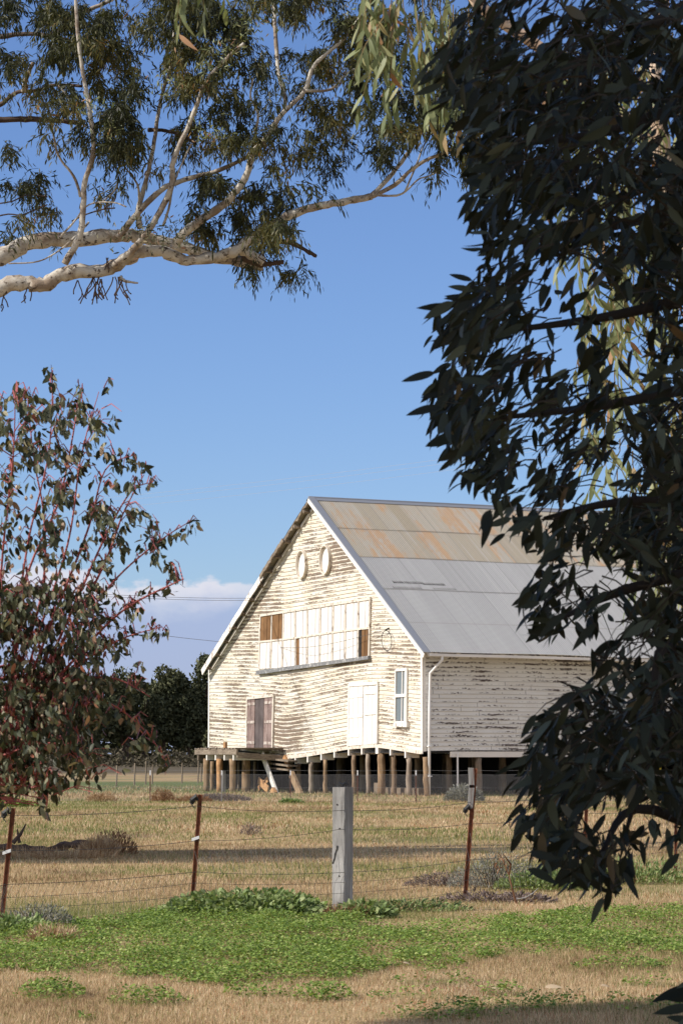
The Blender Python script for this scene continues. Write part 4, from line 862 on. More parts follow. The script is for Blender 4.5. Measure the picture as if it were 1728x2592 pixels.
# ------------------------------------------------------------------ far treeline
def far_tree(name, px, Y, h, wd, lab, grp, sd, n=5200, trunk=True):
    R_ = np.random.default_rng(sd); x0 = at(px, 1750, Y).x; t = thing(name, (x0, Y, 0), lab, 'tree', grp); P_ = []
    nb = 15
    for k in range(nb):
        u = R_.uniform(-1, 1); v = R_.random(); cz = h * (.20 + .72 * v); cw = wd * .5 * math.sqrt(max(.1, 1 - abs(2 * v - .8) ** 2 * .6)); c = np.array([x0 + u * cw * .75, Y + R_.uniform(-1, 1) * cw * .6, cz]); r = np.array([wd * .20, wd * .20, h * .11]) * R_.uniform(.75, 1.3)
        d = nrm(R_.normal(0, 1, (n // nb, 3))); P_.append(c + d * r * (R_.random((n // nb, 1)) ** .4))
    P_ = np.concatenate(P_); P_[:, 2] = np.clip(P_[:, 2], .4, None); m_ = len(P_); D = R_.normal(0, 1, (m_, 3)) + [0, 0, -.5]; Nn = R_.normal(0, 1, (m_, 3)) + [-.2, -.3, .5]; L_ = R_.uniform(.35, .8, m_)
    leaves('crown', P_, D, Nn, L_, L_ * .6, M_far, t, .2, 2)
    mb = MB()
    for k in range(3):
        b = Vector((x0 + R_.uniform(-.6, .6), Y, -.2)); tp = Vector((x0 + R_.uniform(-.3, .3) * wd, Y, h * .75)); mb.tube([b, b.lerp(tp, .4) + Vector((R_.uniform(-.4, .4), 0, 0)), tp], [.28, .2, .08], 6)
    mb.build('trunk', M_limbd, t); return t
GT = 'dark gum trees along the far edge of the paddock'; GL = 'dark gum tree in the continuous treeline beyond the paddock, left of the shed'
i = 0
for px_, h, w_, lab in ((-150, 15, 13, 0), (-60, 13, 12, 0), (20, 16.5, 11, 0), (95, 13, 11, 0), (160, 15.5, 10, 0), (225, 14.5, 9, 0), (285, 15.8, 8, 'olive crowned tree in the far treeline just right of the red stemmed bush'), (330, 13.6, 7, 0), (380, 15.9, 7.5, 'rounded dark tree in the middle of the far treeline gap left of the shed'), (428, 14.0, 6.5, 0), (474, 17.6, 7, 'tallest dark far tree, its top rising beside the left eave of the shed'), (520, 14, 9, 0), (600, 13, 12, 0)):
    i += 1; far_tree('gum_tree', px_, 392 + (i * 37) % 34, h, w_, lab or GL, None if lab else GT, 200 + i)
def far_mass():
    n = 26000; x = RNG.uniform(-75, 30, n); y = RNG.uniform(425, 450, n); top = 9 + 4.5 * noise2(x * .16, x * 0, 3) + 1.5 * noise2(x * .6, x * 0, 4); z = RNG.random(n) ** .8 * top; L_ = RNG.uniform(.7, 1.3, n)
    o = leaves('distant_wood', np.stack([x, y, z], 1), RNG.normal(0, 1, (n, 3)), RNG.normal(0, 1, (n, 3)), L_, L_ * .7, M_far, None, .2, 2); tag(o, 'solid dark wood behind the far treeline', 'wood', kind='stuff')
    n = 9000; x = RNG.uniform(-75, 10, n); y = RNG.uniform(330, 395, n); z = RNG.random(n) ** 1.5 * (1.2 + 1.6 * noise2(x * .12, y * .05, 6)); L_ = RNG.uniform(.3, .7, n)
    o = leaves('far_scrub', np.stack([x, y, z], 1), RNG.normal(0, 1, (n, 3)), RNG.normal(0, 1, (n, 3)), L_, L_ * .5, M_scrub, None, .2, 2); tag(o, 'low brown scrub in front of the far treeline', 'scrub', kind='stuff')
far_mass()
# ------------------------------------------------------------------ the big overhead gum (limbs and hanging leaves against the sky)
gum = thing('gum_tree', (-12.5, 41, 0), 'big smooth barked gum whose pale limbs and drooping leaves reach in from upper left', 'tree')
GY = 41.0; PXM = GY / F * K                                # metres per px at that distance
def limb(pts, w0, w1, m=M_limb, dy0=0.0, dy1=0.0, name='limb', parent=gum, n=5, sides=10, Y0=GY, wob=.10):
    """pts in px; w0/w1 thickness in px; dy = how far it swings in depth"""
    N_ = len(pts); P_ = [at(x, y, Y0 + dy0 + (dy1 - dy0) * i / (N_ - 1)) for i, (x, y) in enumerate(pts)]; Q = qpts(P_, n); r_ = random.Random(int(pts[0][0] * 7 + pts[-1][1])); mp = Y0 / F * K
    rad = [max(.012, (w0 + (w1 - w0) * (i / (len(Q) - 1)) ** .7) * .92 * mp / 2 * r_.uniform(1 - wob * .8, 1 + wob)) for i in range(len(Q))]
    Q = [q + Vector((r_.uniform(-1, 1), r_.uniform(-1, 1), r_.uniform(-1, 1))) * rad[i] * .16 for i, q in enumerate(Q)]
    mb = MB(); mb.tube(Q, rad, sides, .03, seed=3); return mb.build(name, m, parent, smooth=True)
mb = MB(); mb.tube(qpts([Vector((-12.9, 41, -.3)), Vector((-12.6, 41, 2.5)), Vector((-12.2, 41.2, 5)), Vector((-11.5, 41, 7.4))], 5), [.75 - .02 * i for i in range(16)], 16, .06, seed=2); mb.build('trunk', M_limb, gum, smooth=True)
def l3(P_, r0, r1, m=M_limb, n=6):
    Q = qpts([Vector(p) for p in P_], n); mb = MB(); mb.tube(Q, [r0 + (r1 - r0) * i / (len(Q) - 1) for i in range(len(Q))], 12, .05, seed=5); mb.build('limb', m, gum, smooth=True)
pA = at(-60, 690, GY); pB = at(-60, 600, GY + .6)
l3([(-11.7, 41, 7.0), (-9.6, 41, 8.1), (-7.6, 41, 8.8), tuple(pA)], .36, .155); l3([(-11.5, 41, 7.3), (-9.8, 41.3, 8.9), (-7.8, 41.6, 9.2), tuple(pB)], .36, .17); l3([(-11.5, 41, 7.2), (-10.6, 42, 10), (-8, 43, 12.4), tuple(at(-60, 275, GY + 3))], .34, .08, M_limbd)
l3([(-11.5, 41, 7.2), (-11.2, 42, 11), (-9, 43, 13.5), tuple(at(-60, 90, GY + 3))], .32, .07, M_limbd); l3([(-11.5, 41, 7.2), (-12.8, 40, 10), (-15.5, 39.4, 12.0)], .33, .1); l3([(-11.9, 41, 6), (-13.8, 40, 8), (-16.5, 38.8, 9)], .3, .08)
limb([(-60, 690), (0, 662), (60, 648), (100, 655), (150, 628), (240, 620), (285, 598), (335, 576), (385, 580), (430, 598), (500, 590), (555, 576), (605, 602)], 46, 24, dy1=.3, wob=.16)
limb([(-60, 600), (0, 590), (60, 560), (120, 550), (200, 548), (280, 540), (330, 545), (400, 562), (480, 588), (560, 602), (600, 612)], 50, 26, dy0=.6, dy1=1.2, wob=.12)
limb([(530, 582), (575, 552), (630, 515), (680, 488), (740, 472), (800, 462), (855, 450)], 30, 17, dy0=.2, dy1=.2)
limb([(850, 452), (900, 400), (950, 330), (985, 262), (1015, 190), (1030, 120)], 13, 6, dy0=.2, dy1=1)
limb([(850, 452), (905, 425), (960, 378), (1030, 345), (1100, 310), (1170, 250)], 13, 6, dy0=.2, dy1=-.5)
limb([(865, 448), (910, 449), (935, 436), (960, 412), (985, 404), (1018, 388)], 7, 3, dy1=.4)
limb([(930, 440), (955, 380), (975, 330), (1000, 290)], 6, 3, dy1=.4)
limb([(400, 572), (420, 538), (470, 500), (530, 455), (568, 398), (580, 352), (618, 308), (642, 268), (700, 208), (722, 150), (790, 88), (840, 20)], 27, 7, dy1=-.8)
limb([(700, 208), (760, 205), (800, 165), (850, 150)], 9, 4, dy0=-.6, dy1=-.2); limb([(622, 300), (655, 240), (640, 170), (632, 60), (628, -30)], 8, 12, dy0=-.4, dy1=.6)
limb([(578, 356), (588, 300), (592, 262), (575, 220), (582, 180)], 10, 3, dy1=-.6)
limb([(255, 612), (290, 580), (350, 545), (380, 520), (418, 450), (425, 418), (400, 440)], 15, 6, dy1=-.5) if False else limb([(260, 612), (310, 570), (360, 500), (395, 425), (398, 370), (430, 295), (455, 235), (475, 185), (530, 125), (560, 100)], 20, 8, dy1=-.8)
limb([(272, 545), (325, 480), (380, 430), (440, 408), (500, 392), (560, 365), (590, 352)], 18, 9, dy0=.6, dy1=0)
limb([(150, 605), (182, 545), (192, 480), (195, 420), (215, 350), (210, 280), (200, 215), (188, 150), (178, 60), (172, -30)], 19, 8, dy0=-.1, dy1=-.7)
limb([(186, 452), (170, 405), (135, 358), (122, 300), (118, 270)], 8, 4, dy1=-.4); limb([(195, 290), (165, 235), (135, 195)], 8, 4, dy0=-.4)
limb([(322, 525), (318, 480), (335, 420), (352, 340), (362, 270), (372, 220), (392, 150), (400, 60), (395, -30)], 15, 6, dy0=.6, dy1=.4)
limb([(320, 480), (318, 430), (300, 400), (290, 388)], 8, 3, dy0=.5)
limb([(375, 520), (390, 470), (400, 420), (430, 350), (440, 330)], 7, 3, dy1=-.4); limb([(205, 510), (150, 565), (90, 600), (20, 605)], 6, 3, dy1=-.3)
limb([(135, 548), (170, 510), (205, 470), (260, 465), (290, 475)], 6, 2.5, dy1=-.5); limb([(230, 468), (262, 440), (270, 420)], 3, 1.5)
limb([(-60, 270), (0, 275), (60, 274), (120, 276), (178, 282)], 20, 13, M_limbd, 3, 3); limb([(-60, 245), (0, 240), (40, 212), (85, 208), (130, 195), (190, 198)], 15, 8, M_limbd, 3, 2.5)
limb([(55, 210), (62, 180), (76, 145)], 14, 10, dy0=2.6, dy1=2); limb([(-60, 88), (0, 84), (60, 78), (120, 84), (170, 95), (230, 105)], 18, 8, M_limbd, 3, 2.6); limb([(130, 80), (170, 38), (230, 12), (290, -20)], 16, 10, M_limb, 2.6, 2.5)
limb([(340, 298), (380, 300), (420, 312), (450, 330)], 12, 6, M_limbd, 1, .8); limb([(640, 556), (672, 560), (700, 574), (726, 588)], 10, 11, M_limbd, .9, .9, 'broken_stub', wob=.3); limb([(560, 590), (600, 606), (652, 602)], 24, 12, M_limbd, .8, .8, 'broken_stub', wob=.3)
limb([(278, 640), (290, 646), (318, 650)], 14, 3, M_limb, .1, .1, 'broken_stub', wob=.3)
def dead_twigs():
    R_ = random.Random(5)
    for (x, y, n_, ln) in ((178, 648, 2, 45), (222, 640, 6, 60), (232, 645, 4, 50), (268, 640, 4, 62), (285, 648, 3, 40), (62, 655, 2, 50), (5, 680, 2, 40), (245, 596, 2, 30), (600, 578, 2, 20)):
        for k in range(n_):
            px, py = x + R_.uniform(-8, 8), y - 4; P_ = [(px, py)]; dx = R_.uniform(-.5, .5)
            for q in range(5): dx += R_.uniform(-.6, .6); px += dx * ln / 9; py += ln / 5 * R_.uniform(.5, 1.2); P_.append((px, py))
            limb(P_, 4.0, 1.4, M_limbd, 0, 0, 'dead_twig', sides=4, n=2, wob=.3)
            if k % 2 == 0: limb([P_[3], (P_[3][0] + R_.uniform(-14, 14), P_[3][1] + 8), (P_[3][0] + R_.uniform(-16, 16), P_[3][1] + 18)], 2.6, 1.2, M_limbd, 0, 0, 'dead_twig', sides=4, n=2, wob=.3)
    for P_ in ([(-20, 500), (20, 492), (50, 494), (80, 482), (110, 470)], [(-20, 470), (30, 462), (60, 448), (110, 452)], [(165, 508), (200, 492), (240, 480), (265, 478)], [(240, 478), (262, 462), (268, 440)]): limb(P_, 4, 1.5, M_limbd, 0, 0, 'dead_twig', sides=5, n=3, wob=.3)
dead_twigs()
CL = [(50, 20, 90, 45, 3), (190, 45, 90, 65, 3), (110, 125, 105, 45, 3), (20, 150, 45, 40, 2), (230, 165, 75, 60, 3), (285, 250, 50, 75, 3), (255, 320, 55, 55, 2.5), (300, 350, 45, 45, 2), (190, 300, 40, 40, 1.5), (140, 330, 30, 30, 1), (70, 205, 75, 30, 1.8), (150, 250, 70, 40, 2), (15, 325, 25, 40, 1), (310, 60, 60, 60, 1.4), (330, 190, 40, 40, 1.2),
      (35, 430, 60, 35, 2), (100, 462, 50, 30, 1.4), (20, 505, 45, 22, 1.2), (15, 545, 30, 25, 1.2), (160, 575, 25, 12, .4), (230, 440, 35, 40, .6), (270, 400, 30, 40, .6),
      (400, 25, 55, 50, 2.6), (410, 95, 55, 55, 2.8), (480, 40, 75, 60, 2.6), (455, 150, 60, 55, 2.2), (430, 220, 50, 35, 1.6), (400, 170, 30, 60, 1.5), (450, 290, 45, 45, 2.0), (420, 330, 40, 30, 1.4), (370, 400, 30, 30, .8),
      (540, 60, 70, 65, 2.6), (570, 135, 55, 55, 2), (500, 190, 50, 45, 1.8), (520, 280, 50, 45, 2.2), (560, 340, 45, 45, 2.2), (490, 330, 30, 35, 1.4), (610, 200, 30, 60, 1.0), (560, 240, 25, 40, .8), (620, 250, 20, 40, .6),
      (640, 15, 60, 35, 2), (720, 20, 65, 45, 2.4), (780, 100, 55, 60, 2.6), (715, 125, 50, 60, 2.4), (830, 70, 60, 70, 2.8), (880, 120, 55, 70, 2), (790, 200, 45, 45, 2), (700, 200, 30, 40, 1.4), (770, 265, 55, 40, 2.0), (720, 260, 40, 30, 1.4), (660, 300, 35, 30, 1.4), (700, 330, 45, 40, 1.5), (640, 360, 40, 50, 1.4), (800, 300, 35, 40, 1.0), (760, 370, 45, 35, 1.2), (790, 350, 30, 30, .8),
      (890, 290, 42, 80, 2.2), (880, 370, 30, 45, 1.8), (925, 220, 70, 40, 1.4), (1000, 240, 70, 60, 2.0), (990, 310, 40, 55, 1.6), (935, 320, 35, 30, 1.4), (1070, 270, 60, 70, 2.2), (1040, 350, 40, 30, 1.2), (1008, 410, 18, 35, 1.4), (1120, 330, 60, 60, 1.6), (960, 150, 60, 60, 1.4), (960, 40, 70, 60, 1.6), (1050, 120, 60, 70, 1.6), (1090, 30, 50, 60, 1.4), (1130, 200, 50, 60, 1.4),
      (520, 430, 55, 45, 2.6), (505, 515, 65, 48, 2.6), (585, 470, 55, 45, 2.2), (640, 430, 55, 30, 1.3), (680, 445, 45, 25, .9), (590, 560, 60, 35, 2.6), (645, 560, 45, 45, 2.2), (570, 620, 30, 25, 1.6), (660, 625, 28, 35, 1.6), (620, 610, 45, 22, 1.0), (690, 520, 20, 40, .7), (450, 560, 50, 20, .4), (450, 470, 25, 25, 1.0),
      # part of the crown beyond the frame
      (-120, 40, 90, 90, 1.4), (-130, 180, 90, 80, 1.4), (-110, 330, 80, 70, 1.2), (-120, 470, 80, 50, 1.2), (250, -80, 150, 70, 1.4), (560, -80, 150, 70, 1.4), (850, -70, 140, 70, 1.4)]
def big_foliage():
    P_, D_, tw = [], [], MB(); R_ = np.random.default_rng(77); sc_l = .128
    for (cx, cy, rx, ry, dn) in CL:
        cx2, cy2 = cx, cy; nt = int(rx * ry * dn * .0128) + 2; dep = R_.uniform(-1.4, 1.8)
        ns = max(2, int(rx * ry / 420)); sub = []
        for q in range(ns):
            a = R_.random() * 6.283; r = math.sqrt(R_.random()); jx = 1 + .25 * math.sin(a * 3 + cx); sub.append((cx2 + math.cos(a) * r * rx * jx, cy2 + math.sin(a) * r * ry * jx - 10))
        for k in range(nt):
            q = sub[R_.integers(0, ns)]; px, py = q[0] + R_.normal(0, 10), q[1] + R_.normal(0, 8)
            b0 = np.array(at(px, py, GY + dep + R_.normal(0, .55))); dx = R_.normal(0, .45); dy_ = R_.normal(0, .45); m_ = R_.integers(9, 17); ln = R_.uniform(.22, .42); t = np.linspace(.1, 1, m_)[:, None]
            v0 = np.array([dx, dy_, .25]); c = b0 + v0 * ln * t + np.array([0, 0, -1.0]) * ln * t ** 2 * 1.0
            tw.tube([Vector(b0), Vector(c[m_ // 2]), Vector(c[-1])], [.004, .003, .0015], 3, cap=False); P_.append(c + R_.normal(0, .02, c.shape)); d = v0 * .5 + np.array([0, 0, -.9]) * (.5 + t) + R_.normal(0, .38, c.shape); D_.append(d)
    P_ = np.concatenate(P_); D_ = np.concatenate(D_); n = len(P_); L_ = sc_l * RNG.uniform(.65, 1.25, n); px, py = proj(P_); pat = noise2(px / 60, py / 50, 3); rn = np.clip(RNG.normal(.35, .2, n) + (pat - .5) * .9, 0, 1)
    leaves('foliage', P_, D_, RNG.normal(0, 1, (n, 3)) + [-.3, -.4, 0], L_, L_ * RNG.uniform(.14, .22, n), M_leafbig, gum, .15, 2, rnd=rn, curl=.15); tw.build('twigs', M_twig, gum); print('big leaves', n)
big_foliage()
# small epicormic shoots on the limbs (reddish and green)
def shoots(parent, spots, n, Y, ln, m, sd):
    R_ = np.random.default_rng(sd); P_ = []
    for (x, y, r) in spots:
        for k in range(n): P_.append(tuple(at(x + R_.normal(0, r), y + R_.normal(0, r * .7), Y + R_.normal(-.2, .15))))
    P_ = np.array(P_); k = len(P_); L_ = ln * R_.uniform(.6, 1.2, k); leaves('foliage', P_, R_.normal(0, 1, (k, 3)) + [0, 0, .2], R_.normal(0, 1, (k, 3)) + [-.5, -.5, 0], L_, L_ * .22, m, parent, .15, 2)
shoots(gum, [(290, 548, 28), (350, 535, 28), (385, 528, 20), (360, 545, 22), (420, 545, 18), (320, 515, 18), (620, 300, 10), (440, 500, 20)], 60, GY - .3, .10, M_leafbush, 5)
shoots(gum, [(565, 60, 25), (600, 40, 25), (520, 110, 25), (250, 300, 20), (480, 300, 25), (800, 40, 25), (390, 190, 25), (480, 150, 20), (210, 240, 18)], 70, GY - 1.2, .10, M_leafsun, 6)
# crown beyond the left edge of the picture; it throws the band of shade over the middle of the paddock
def cloud_crown(parent, blobs, per_m3, ln, rt, m, sd, name='foliage'):
    R_ = np.random.default_rng(sd); P_ = []
    for (x, y, z, rx, ry, rz) in blobs:
        n = int(4.19 * rx * ry * rz * per_m3); d = nrm(R_.normal(0, 1, (n, 3))); P_.append(np.array([x, y, z]) + d * np.array([rx, ry, rz]) * (R_.random((n, 1)) ** .45))
    P_ = np.concatenate(P_); n = len(P_); L_ = ln * R_.uniform(.7, 1.3, n); leaves(name, P_, R_.normal(0, .5, (n, 3)) + [0, 0, -.8], R_.normal(0, 1, (n, 3)), L_, L_ * rt, m, parent, .2, 2); print(name, n)
cloud_crown(gum, [(-13.5, 38.6, 9.5, 2.6, 2.1, .9), (-16.2, 37.4, 9.4, 2.6, 1.9, .9), (-18.6, 37.0, 9.9, 2.4, 2.0, .9), (-20.5, 36.4, 10.2, 2.0, 1.3, .8), (-10.8, 39.6, 9.3, 1.8, 1.2, .8), (-12.0, 37.4, 9.6, 1.6, .7, .6), (-15.0, 40.2, 9.0, 1.5, .6, .6), (-17.5, 39.0, 9.5, 1.4, .7, .6), (-19.5, 34.6, 9.8, 1.8, .6, .5), (-14.5, 35.8, 10.0, 1.9, .8, .5), (-17.2, 35.2, 10.2, 1.7, .6, .5), (-22, 37.6, 10, 1.6, .9, .7), (-12.5, 39.9, 9.3, 2.0, 1.0, .7), (-15.2, 39.2, 9.5, 2.2, 1.2, .8), (-18.0, 38.6, 9.6, 2.0, 1.1, .8), (-20.6, 38.0, 10.0, 2.0, 1.0, .7), (-10.5, 40.6, 9.1, 1.6, .9, .6)], 430, .16, .3, M_leafbig, 31, 'outer_foliage')
# ------------------------------------------------------------------ polygon helper
def inpoly(x, y, poly):
    x = np.asarray(x); y = np.asarray(y); c = np.zeros(x.shape, bool); n = len(poly)
    for i in range(n):
        x0, y0 = poly[i]; x1, y1 = poly[(i + 1) % n]
        cond = ((y0 > y) != (y1 > y)); xi = (x1 - x0) * (y - y0) / (y1 - y0 + 1e-9) + x0; c ^= cond & (x < xi)
    return c
def sample_poly(poly, n, R_):
    xs = [p[0] for p in poly]; ys = [p[1] for p in poly]; out = np.zeros((0, 2))
    while len(out) < n:
        p = np.stack([R_.uniform(min(xs), max(xs), n * 2), R_.uniform(min(ys), max(ys), n * 2)], 1); out = np.concatenate([out, p[inpoly(p[:, 0], p[:, 1], poly)]])
    return out[:n]
# ------------------------------------------------------------------ the dark shaded tree at the right
rt = thing('gum_tree', (1.75, 8.6, 0), 'near tree in deep shade filling the right side with broad dark hanging leaves', 'tree')
RP = [(1062, -40), (1040, 60), (1010, 110), (1000, 190), (1040, 230), (1060, 300), (1078, 360), (1075, 420), (1095, 470), (1110, 540), (1130, 600), (1120, 630), (1060, 655), (1030, 700), (1000, 745), (1000, 790), (1060, 800), (1090, 820), (1050, 850), (985, 880), (970, 910), (1000, 960), (1020, 1010), (1060, 1050), (1080, 1100), (1120, 1130), (1180, 1165), (1150, 1195), (1140, 1235), (1200, 1235), (1250, 1250), (1265, 1300), (1220, 1360), (1215, 1400), (1250, 1450), (1270, 1480), (1320, 1470), (1370, 1490), (1370, 1560), (1270, 1590), (1215, 1640), (1210, 1700), (1190, 1760), (1200, 1810), (1180, 1880), (1180, 1930), (1230, 1950), (1270, 2000), (1330, 2040), (1380, 2070), (1440, 2030), (1450, 1960), (1500, 1930), (1600, 1940), (1760, 1930), (1760, -40)]
HOLES = [(1418, 960, 26, 26), (1390, 440, 26, 14), (1440, 250, 18, 22), (1400, 560, 18, 16), (1320, 850, 25, 25), (1270, 960, 20, 14), (1350, 590, 22, 16), (1330, 780, 20, 16), (1500, 170, 22, 18), (1290, 830, 16, 12), (1410, 1350, 34, 50), (1330, 1540, 30, 22), (1480, 1500, 28, 26), (1400, 1880, 60, 40), (1510, 1890, 40, 36), (1530, 1780, 26, 20), (1410, 1440, 26, 26), (1345, 1310, 24, 26), (1500, 1350, 26, 30), (1370, 330, 16, 12), (1260, 1160, 20, 10), (1410, 1620, 16, 24), (1440, 780, 30, 24), (1390, 700, 30, 26), (1450, 920, 30, 22), (1380, 1120, 30, 16), (1350, 1000, 20, 20), (1520, 320, 26, 46), (1290, 640, 22, 16), (1220, 690, 22, 16), (1180, 800, 20, 14), (1460, 620, 28, 20), (1300, 30, 20, 16), (1500, 50, 26, 18)]
EDGE = [([(1010, 640), (1150, 640), (1200, 1150), (1050, 1060), (980, 900), (1020, 780)], 75), ([(1140, 1170), (1280, 1170), (1290, 1480), (1210, 1400)], 22), ([(1210, 1650), (1310, 1600), (1320, 1980), (1200, 1930)], 36), ([(1030, 80), (1140, 60), (1160, 580), (1090, 460), (1060, 250)], 34), ([(1250, 1900), (1450, 1900), (1430, 2040), (1330, 2040)], 26), ([(1260, -40), (1700, -40), (1700, 620), (1200, 620)], 420), ([(1430, 900), (1700, 900), (1700, 1900), (1380, 1900)], 300), ([(1130, 100), (1300, 100), (1300, 480), (1150, 480)], 60)]
def right_tree():
    R_ = np.random.default_rng(5); nt = 1350; A_ = np.concatenate([sample_poly(RP, nt, R_)] + [sample_poly(q, k_, R_) for q, k_ in EDGE]); P_, D_, N_, rnds, tw = [], [], [], [], MB()
    extra = [(1045, 650, -1), (1040, 690, -1), (975, 870, -1), (1000, 905, -1), (1010, 1010, -1), (1120, 560, -1), (1085, 470, -1), (1165, 1225, -1), (1250, 1670, -1), (1215, 1700, -1), (1280, 1960, 0), (1330, 2020, 0), (1375, 2040, 0), (1400, 2060, 0), (1430, 2020, 0), (1200, 1900, -1), (1190, 1950, 0), (1020, 990, -1), (1060, 790, -1), (1130, 420, -1), (1080, 330, -1), (1060, 240, -1), (1230, 1400, -1), (1240, 1280, -1), (1160, 1120, -1), (1100, 1080, 0), (1140, 1090, 0), (1020, 760, -1), (1300, 1990, 0), (1230, 1840, 0), (1480, 1980, 0), (1540, 1960, 0)]
    A_ = np.concatenate([A_, np.array([(x + 45, y - 30) for x, y, _ in extra])])
    for k, (px, py) in enumerate(A_):
        Y = R_.uniform(6.9, 10.2); dirx = -1.0 if (px < 1330 or R_.random() < .62) else 1.0
        if py > 1850: dirx *= .3
        v0 = np.array([dirx * R_.uniform(.35, 1.0), R_.normal(0, .5), R_.uniform(-.5, .25)]); ln = R_.uniform(.12, .26); m_ = R_.integers(4, 8); t = np.linspace(.1, 1, m_)[:, None]
        b0 = np.array(at(px, py, Y)) - v0 * ln * .5; c = b0 + v0 * ln * t + np.array([0, 0, -1.]) * ln * t ** 2 * .55
        tx, ty = proj(np.array([c[-1], c[m_ // 2]]))
        ok_ = inpoly(tx, ty, RP).all() and not any(((tx[1] - hx) / (rx * 1.3)) ** 2 + ((ty[1] - hy) / (ry * 1.3)) ** 2 < 1 for hx, hy, rx, ry in HOLES) and not (1180 < tx[1] < 1480 and 480 < ty[1] < 1180 and noise2(np.array([tx[1] / 90 + 5]), np.array([ty[1] / 80]), 2)[0] > .40)
        if ok_: tw.tube([Vector(b0 - v0 * .05), Vector(b0), Vector(c[m_ // 2]), Vector(c[-1])], [.0035, .0028, .002, .001], 3, cap=False)
        al = np.where(np.arange(m_) % 2 == 0, 1, -1)[:, None]; side = np.cross(v0, [0, 0, 1.]); side = side / max(np.linalg.norm(side), .1)
        d = v0 * .75 + side * al * .45 + np.array([0, 0, -.65]) * R_.uniform(.4, 1.5, (m_, 1)) + R_.normal(0, .30, (m_, 3))
        P_.append(c); D_.append(d); N_.append(R_.normal(0, .7, (m_, 3)) + [-.25, -.55, .35])
    P_, D_, N_ = map(np.concatenate, (P_, D_, N_)); n = len(P_); L_ = np.random.default_rng(3).uniform(.058, .108, n); Dn = nrm(D_); mid = P_ + Dn * L_[:, None] * .55; tip = P_ + Dn * L_[:, None]
    px, py = proj(mid); qx, qy = proj(tip); poly2 = [(x - 45 if x < 1700 else x, y) for x, y in RP]; poly3 = [(x - 85 if x < 1700 else x, y + 15) for x, y in RP]
    keep = inpoly(px, py, RP) | (inpoly(px, py, poly2) & (R_.random(n) < .35)); keep &= inpoly(qx, qy, poly3) | (R_.random(n) < .5)
    for (hx, hy, rx, ry) in HOLES: keep &= ~((((px - hx) / (rx * 1.25)) ** 2 + ((py - hy) / (ry * 1.25)) ** 2 < 1) & (R_.random(n) < .88))
    dens = noise2(px / 55, py / 45, 9); keep &= (dens > .18) | (R_.random(n) < .25)
    sp = noise2(px / 90 + 5, py / 80, 2); mid_b = (px > 1180) & (px < 1480) & (py > 480) & (py < 1180); keep &= ~(mid_b & (sp > .45) & (R_.random(n) < .85)); up_b = (px > 1180) & (py < 480); keep &= ~(up_b & (sp > .7) & (R_.random(n) < .4))
    keep &= ~((px > 1270) & (px < 1470) & (py > 1290) & (py < 1570) & (R_.random(n) < .62)); keep &= ~((px > 1180) & (px < 1450) & (py > 560) & (py < 1120) & (R_.random(n) < .18))
    P_, D_, N_, L_ = P_[keep], D_[keep], N_[keep], L_[keep]; print('right leaves', len(P_))
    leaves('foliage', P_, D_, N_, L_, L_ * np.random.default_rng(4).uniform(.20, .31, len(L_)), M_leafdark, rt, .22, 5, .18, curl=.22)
    # solitary leaves sticking out at the edge, traced as base -> tip
    S_ = [((1085, 645), (1028, 630)), ((1088, 668), (1030, 655)), ((1100, 690), (1020, 672)), ((1040, 692), (975, 735)), ((1068, 730), (1000, 728)), ((1000, 855), (922, 878)), ((1045, 838), (1036, 868)), ((1020, 905), (965, 905)), ((1012, 935), (930, 948)), ((1045, 1000), (978, 1025)), ((1060, 1030), (1032, 1075)), ((1072, 1080), (1062, 1125)), ((1130, 1130), (1142, 1175)), ((1160, 1225), (1122, 1250)), ((1175, 1190), (1118, 1212)), ((1055, 880), (1050, 925)), ((1048, 945), (1050, 978)), ((1085, 440), (1045, 465)), ((1120, 500), (1060, 505)), ((1125, 535), (1068, 535)), ((1140, 575), (1095, 590)), ((1270, 1365), (1190, 1385)), ((1240, 1385), (1180, 1392)), ((1245, 1400), (1250, 1450)), ((1265, 1420), (1210, 1480)), ((1250, 1665), (1205, 1660)), ((1230, 1640), (1195, 1695)), ((1205, 1870), (1172, 1925)), ((1200, 1900), (1168, 1960)), ((1310, 1960), (1225, 2010)), ((1330, 1975), (1282, 2042)), ((1370, 1990), (1330, 2052)), ((1385, 2060), (1350, 2120)), ((1400, 2040), (1388, 2100)), ((1428, 2000), (1470, 2068)), ((1370, 1970), (1300, 2020)), ((1470, 1930), (1482, 1990)), ((1530, 1900), (1545, 1980)), ((1560, 1960), (1510, 2010)),
          ((1600, 2268), (1490, 2285)), ((1600, 2290), (1520, 2300)), ((1590, 2310), (1500, 2330)), ((1620, 2240), (1550, 2262)), ((1600, 2330), (1540, 2370)), ((1610, 2300), (1560, 2352)), ((1590, 2345), (1530, 2340)), ((1600, 2350), (1575, 2400))]
    PP, DD, NN, LL = [], [], [], []
    for a, b in S_:
        Y = 7.6 + R_.uniform(-.3, .3); p = np.array(at(*a, Y)); q = np.array(at(*b, Y + R_.normal(0, .02))); PP.append(p); DD.append(q - p); LL.append(np.linalg.norm(q - p)); NN.append([R_.normal(0, .3), -1, R_.uniform(.1, .8)])
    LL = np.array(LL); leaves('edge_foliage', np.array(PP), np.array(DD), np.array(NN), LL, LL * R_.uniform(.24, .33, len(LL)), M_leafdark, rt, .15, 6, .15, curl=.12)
    # petiole twigs tying the solitary leaves back into the tree
    mb = tw
    for a, b in S_:
        p = at(*a, 7.6); q = at(a[0] + (a[0] - b[0]) * .8 + 25, a[1] - abs(a[0] - b[0]) * .35 - 25, 7.9); mb.tube([q, q.lerp(p, .6) + Vector((0, 0, .01)), p], [.0028, .002, .001], 3, cap=False)
    tw.build('twigs', M_twig, rt)
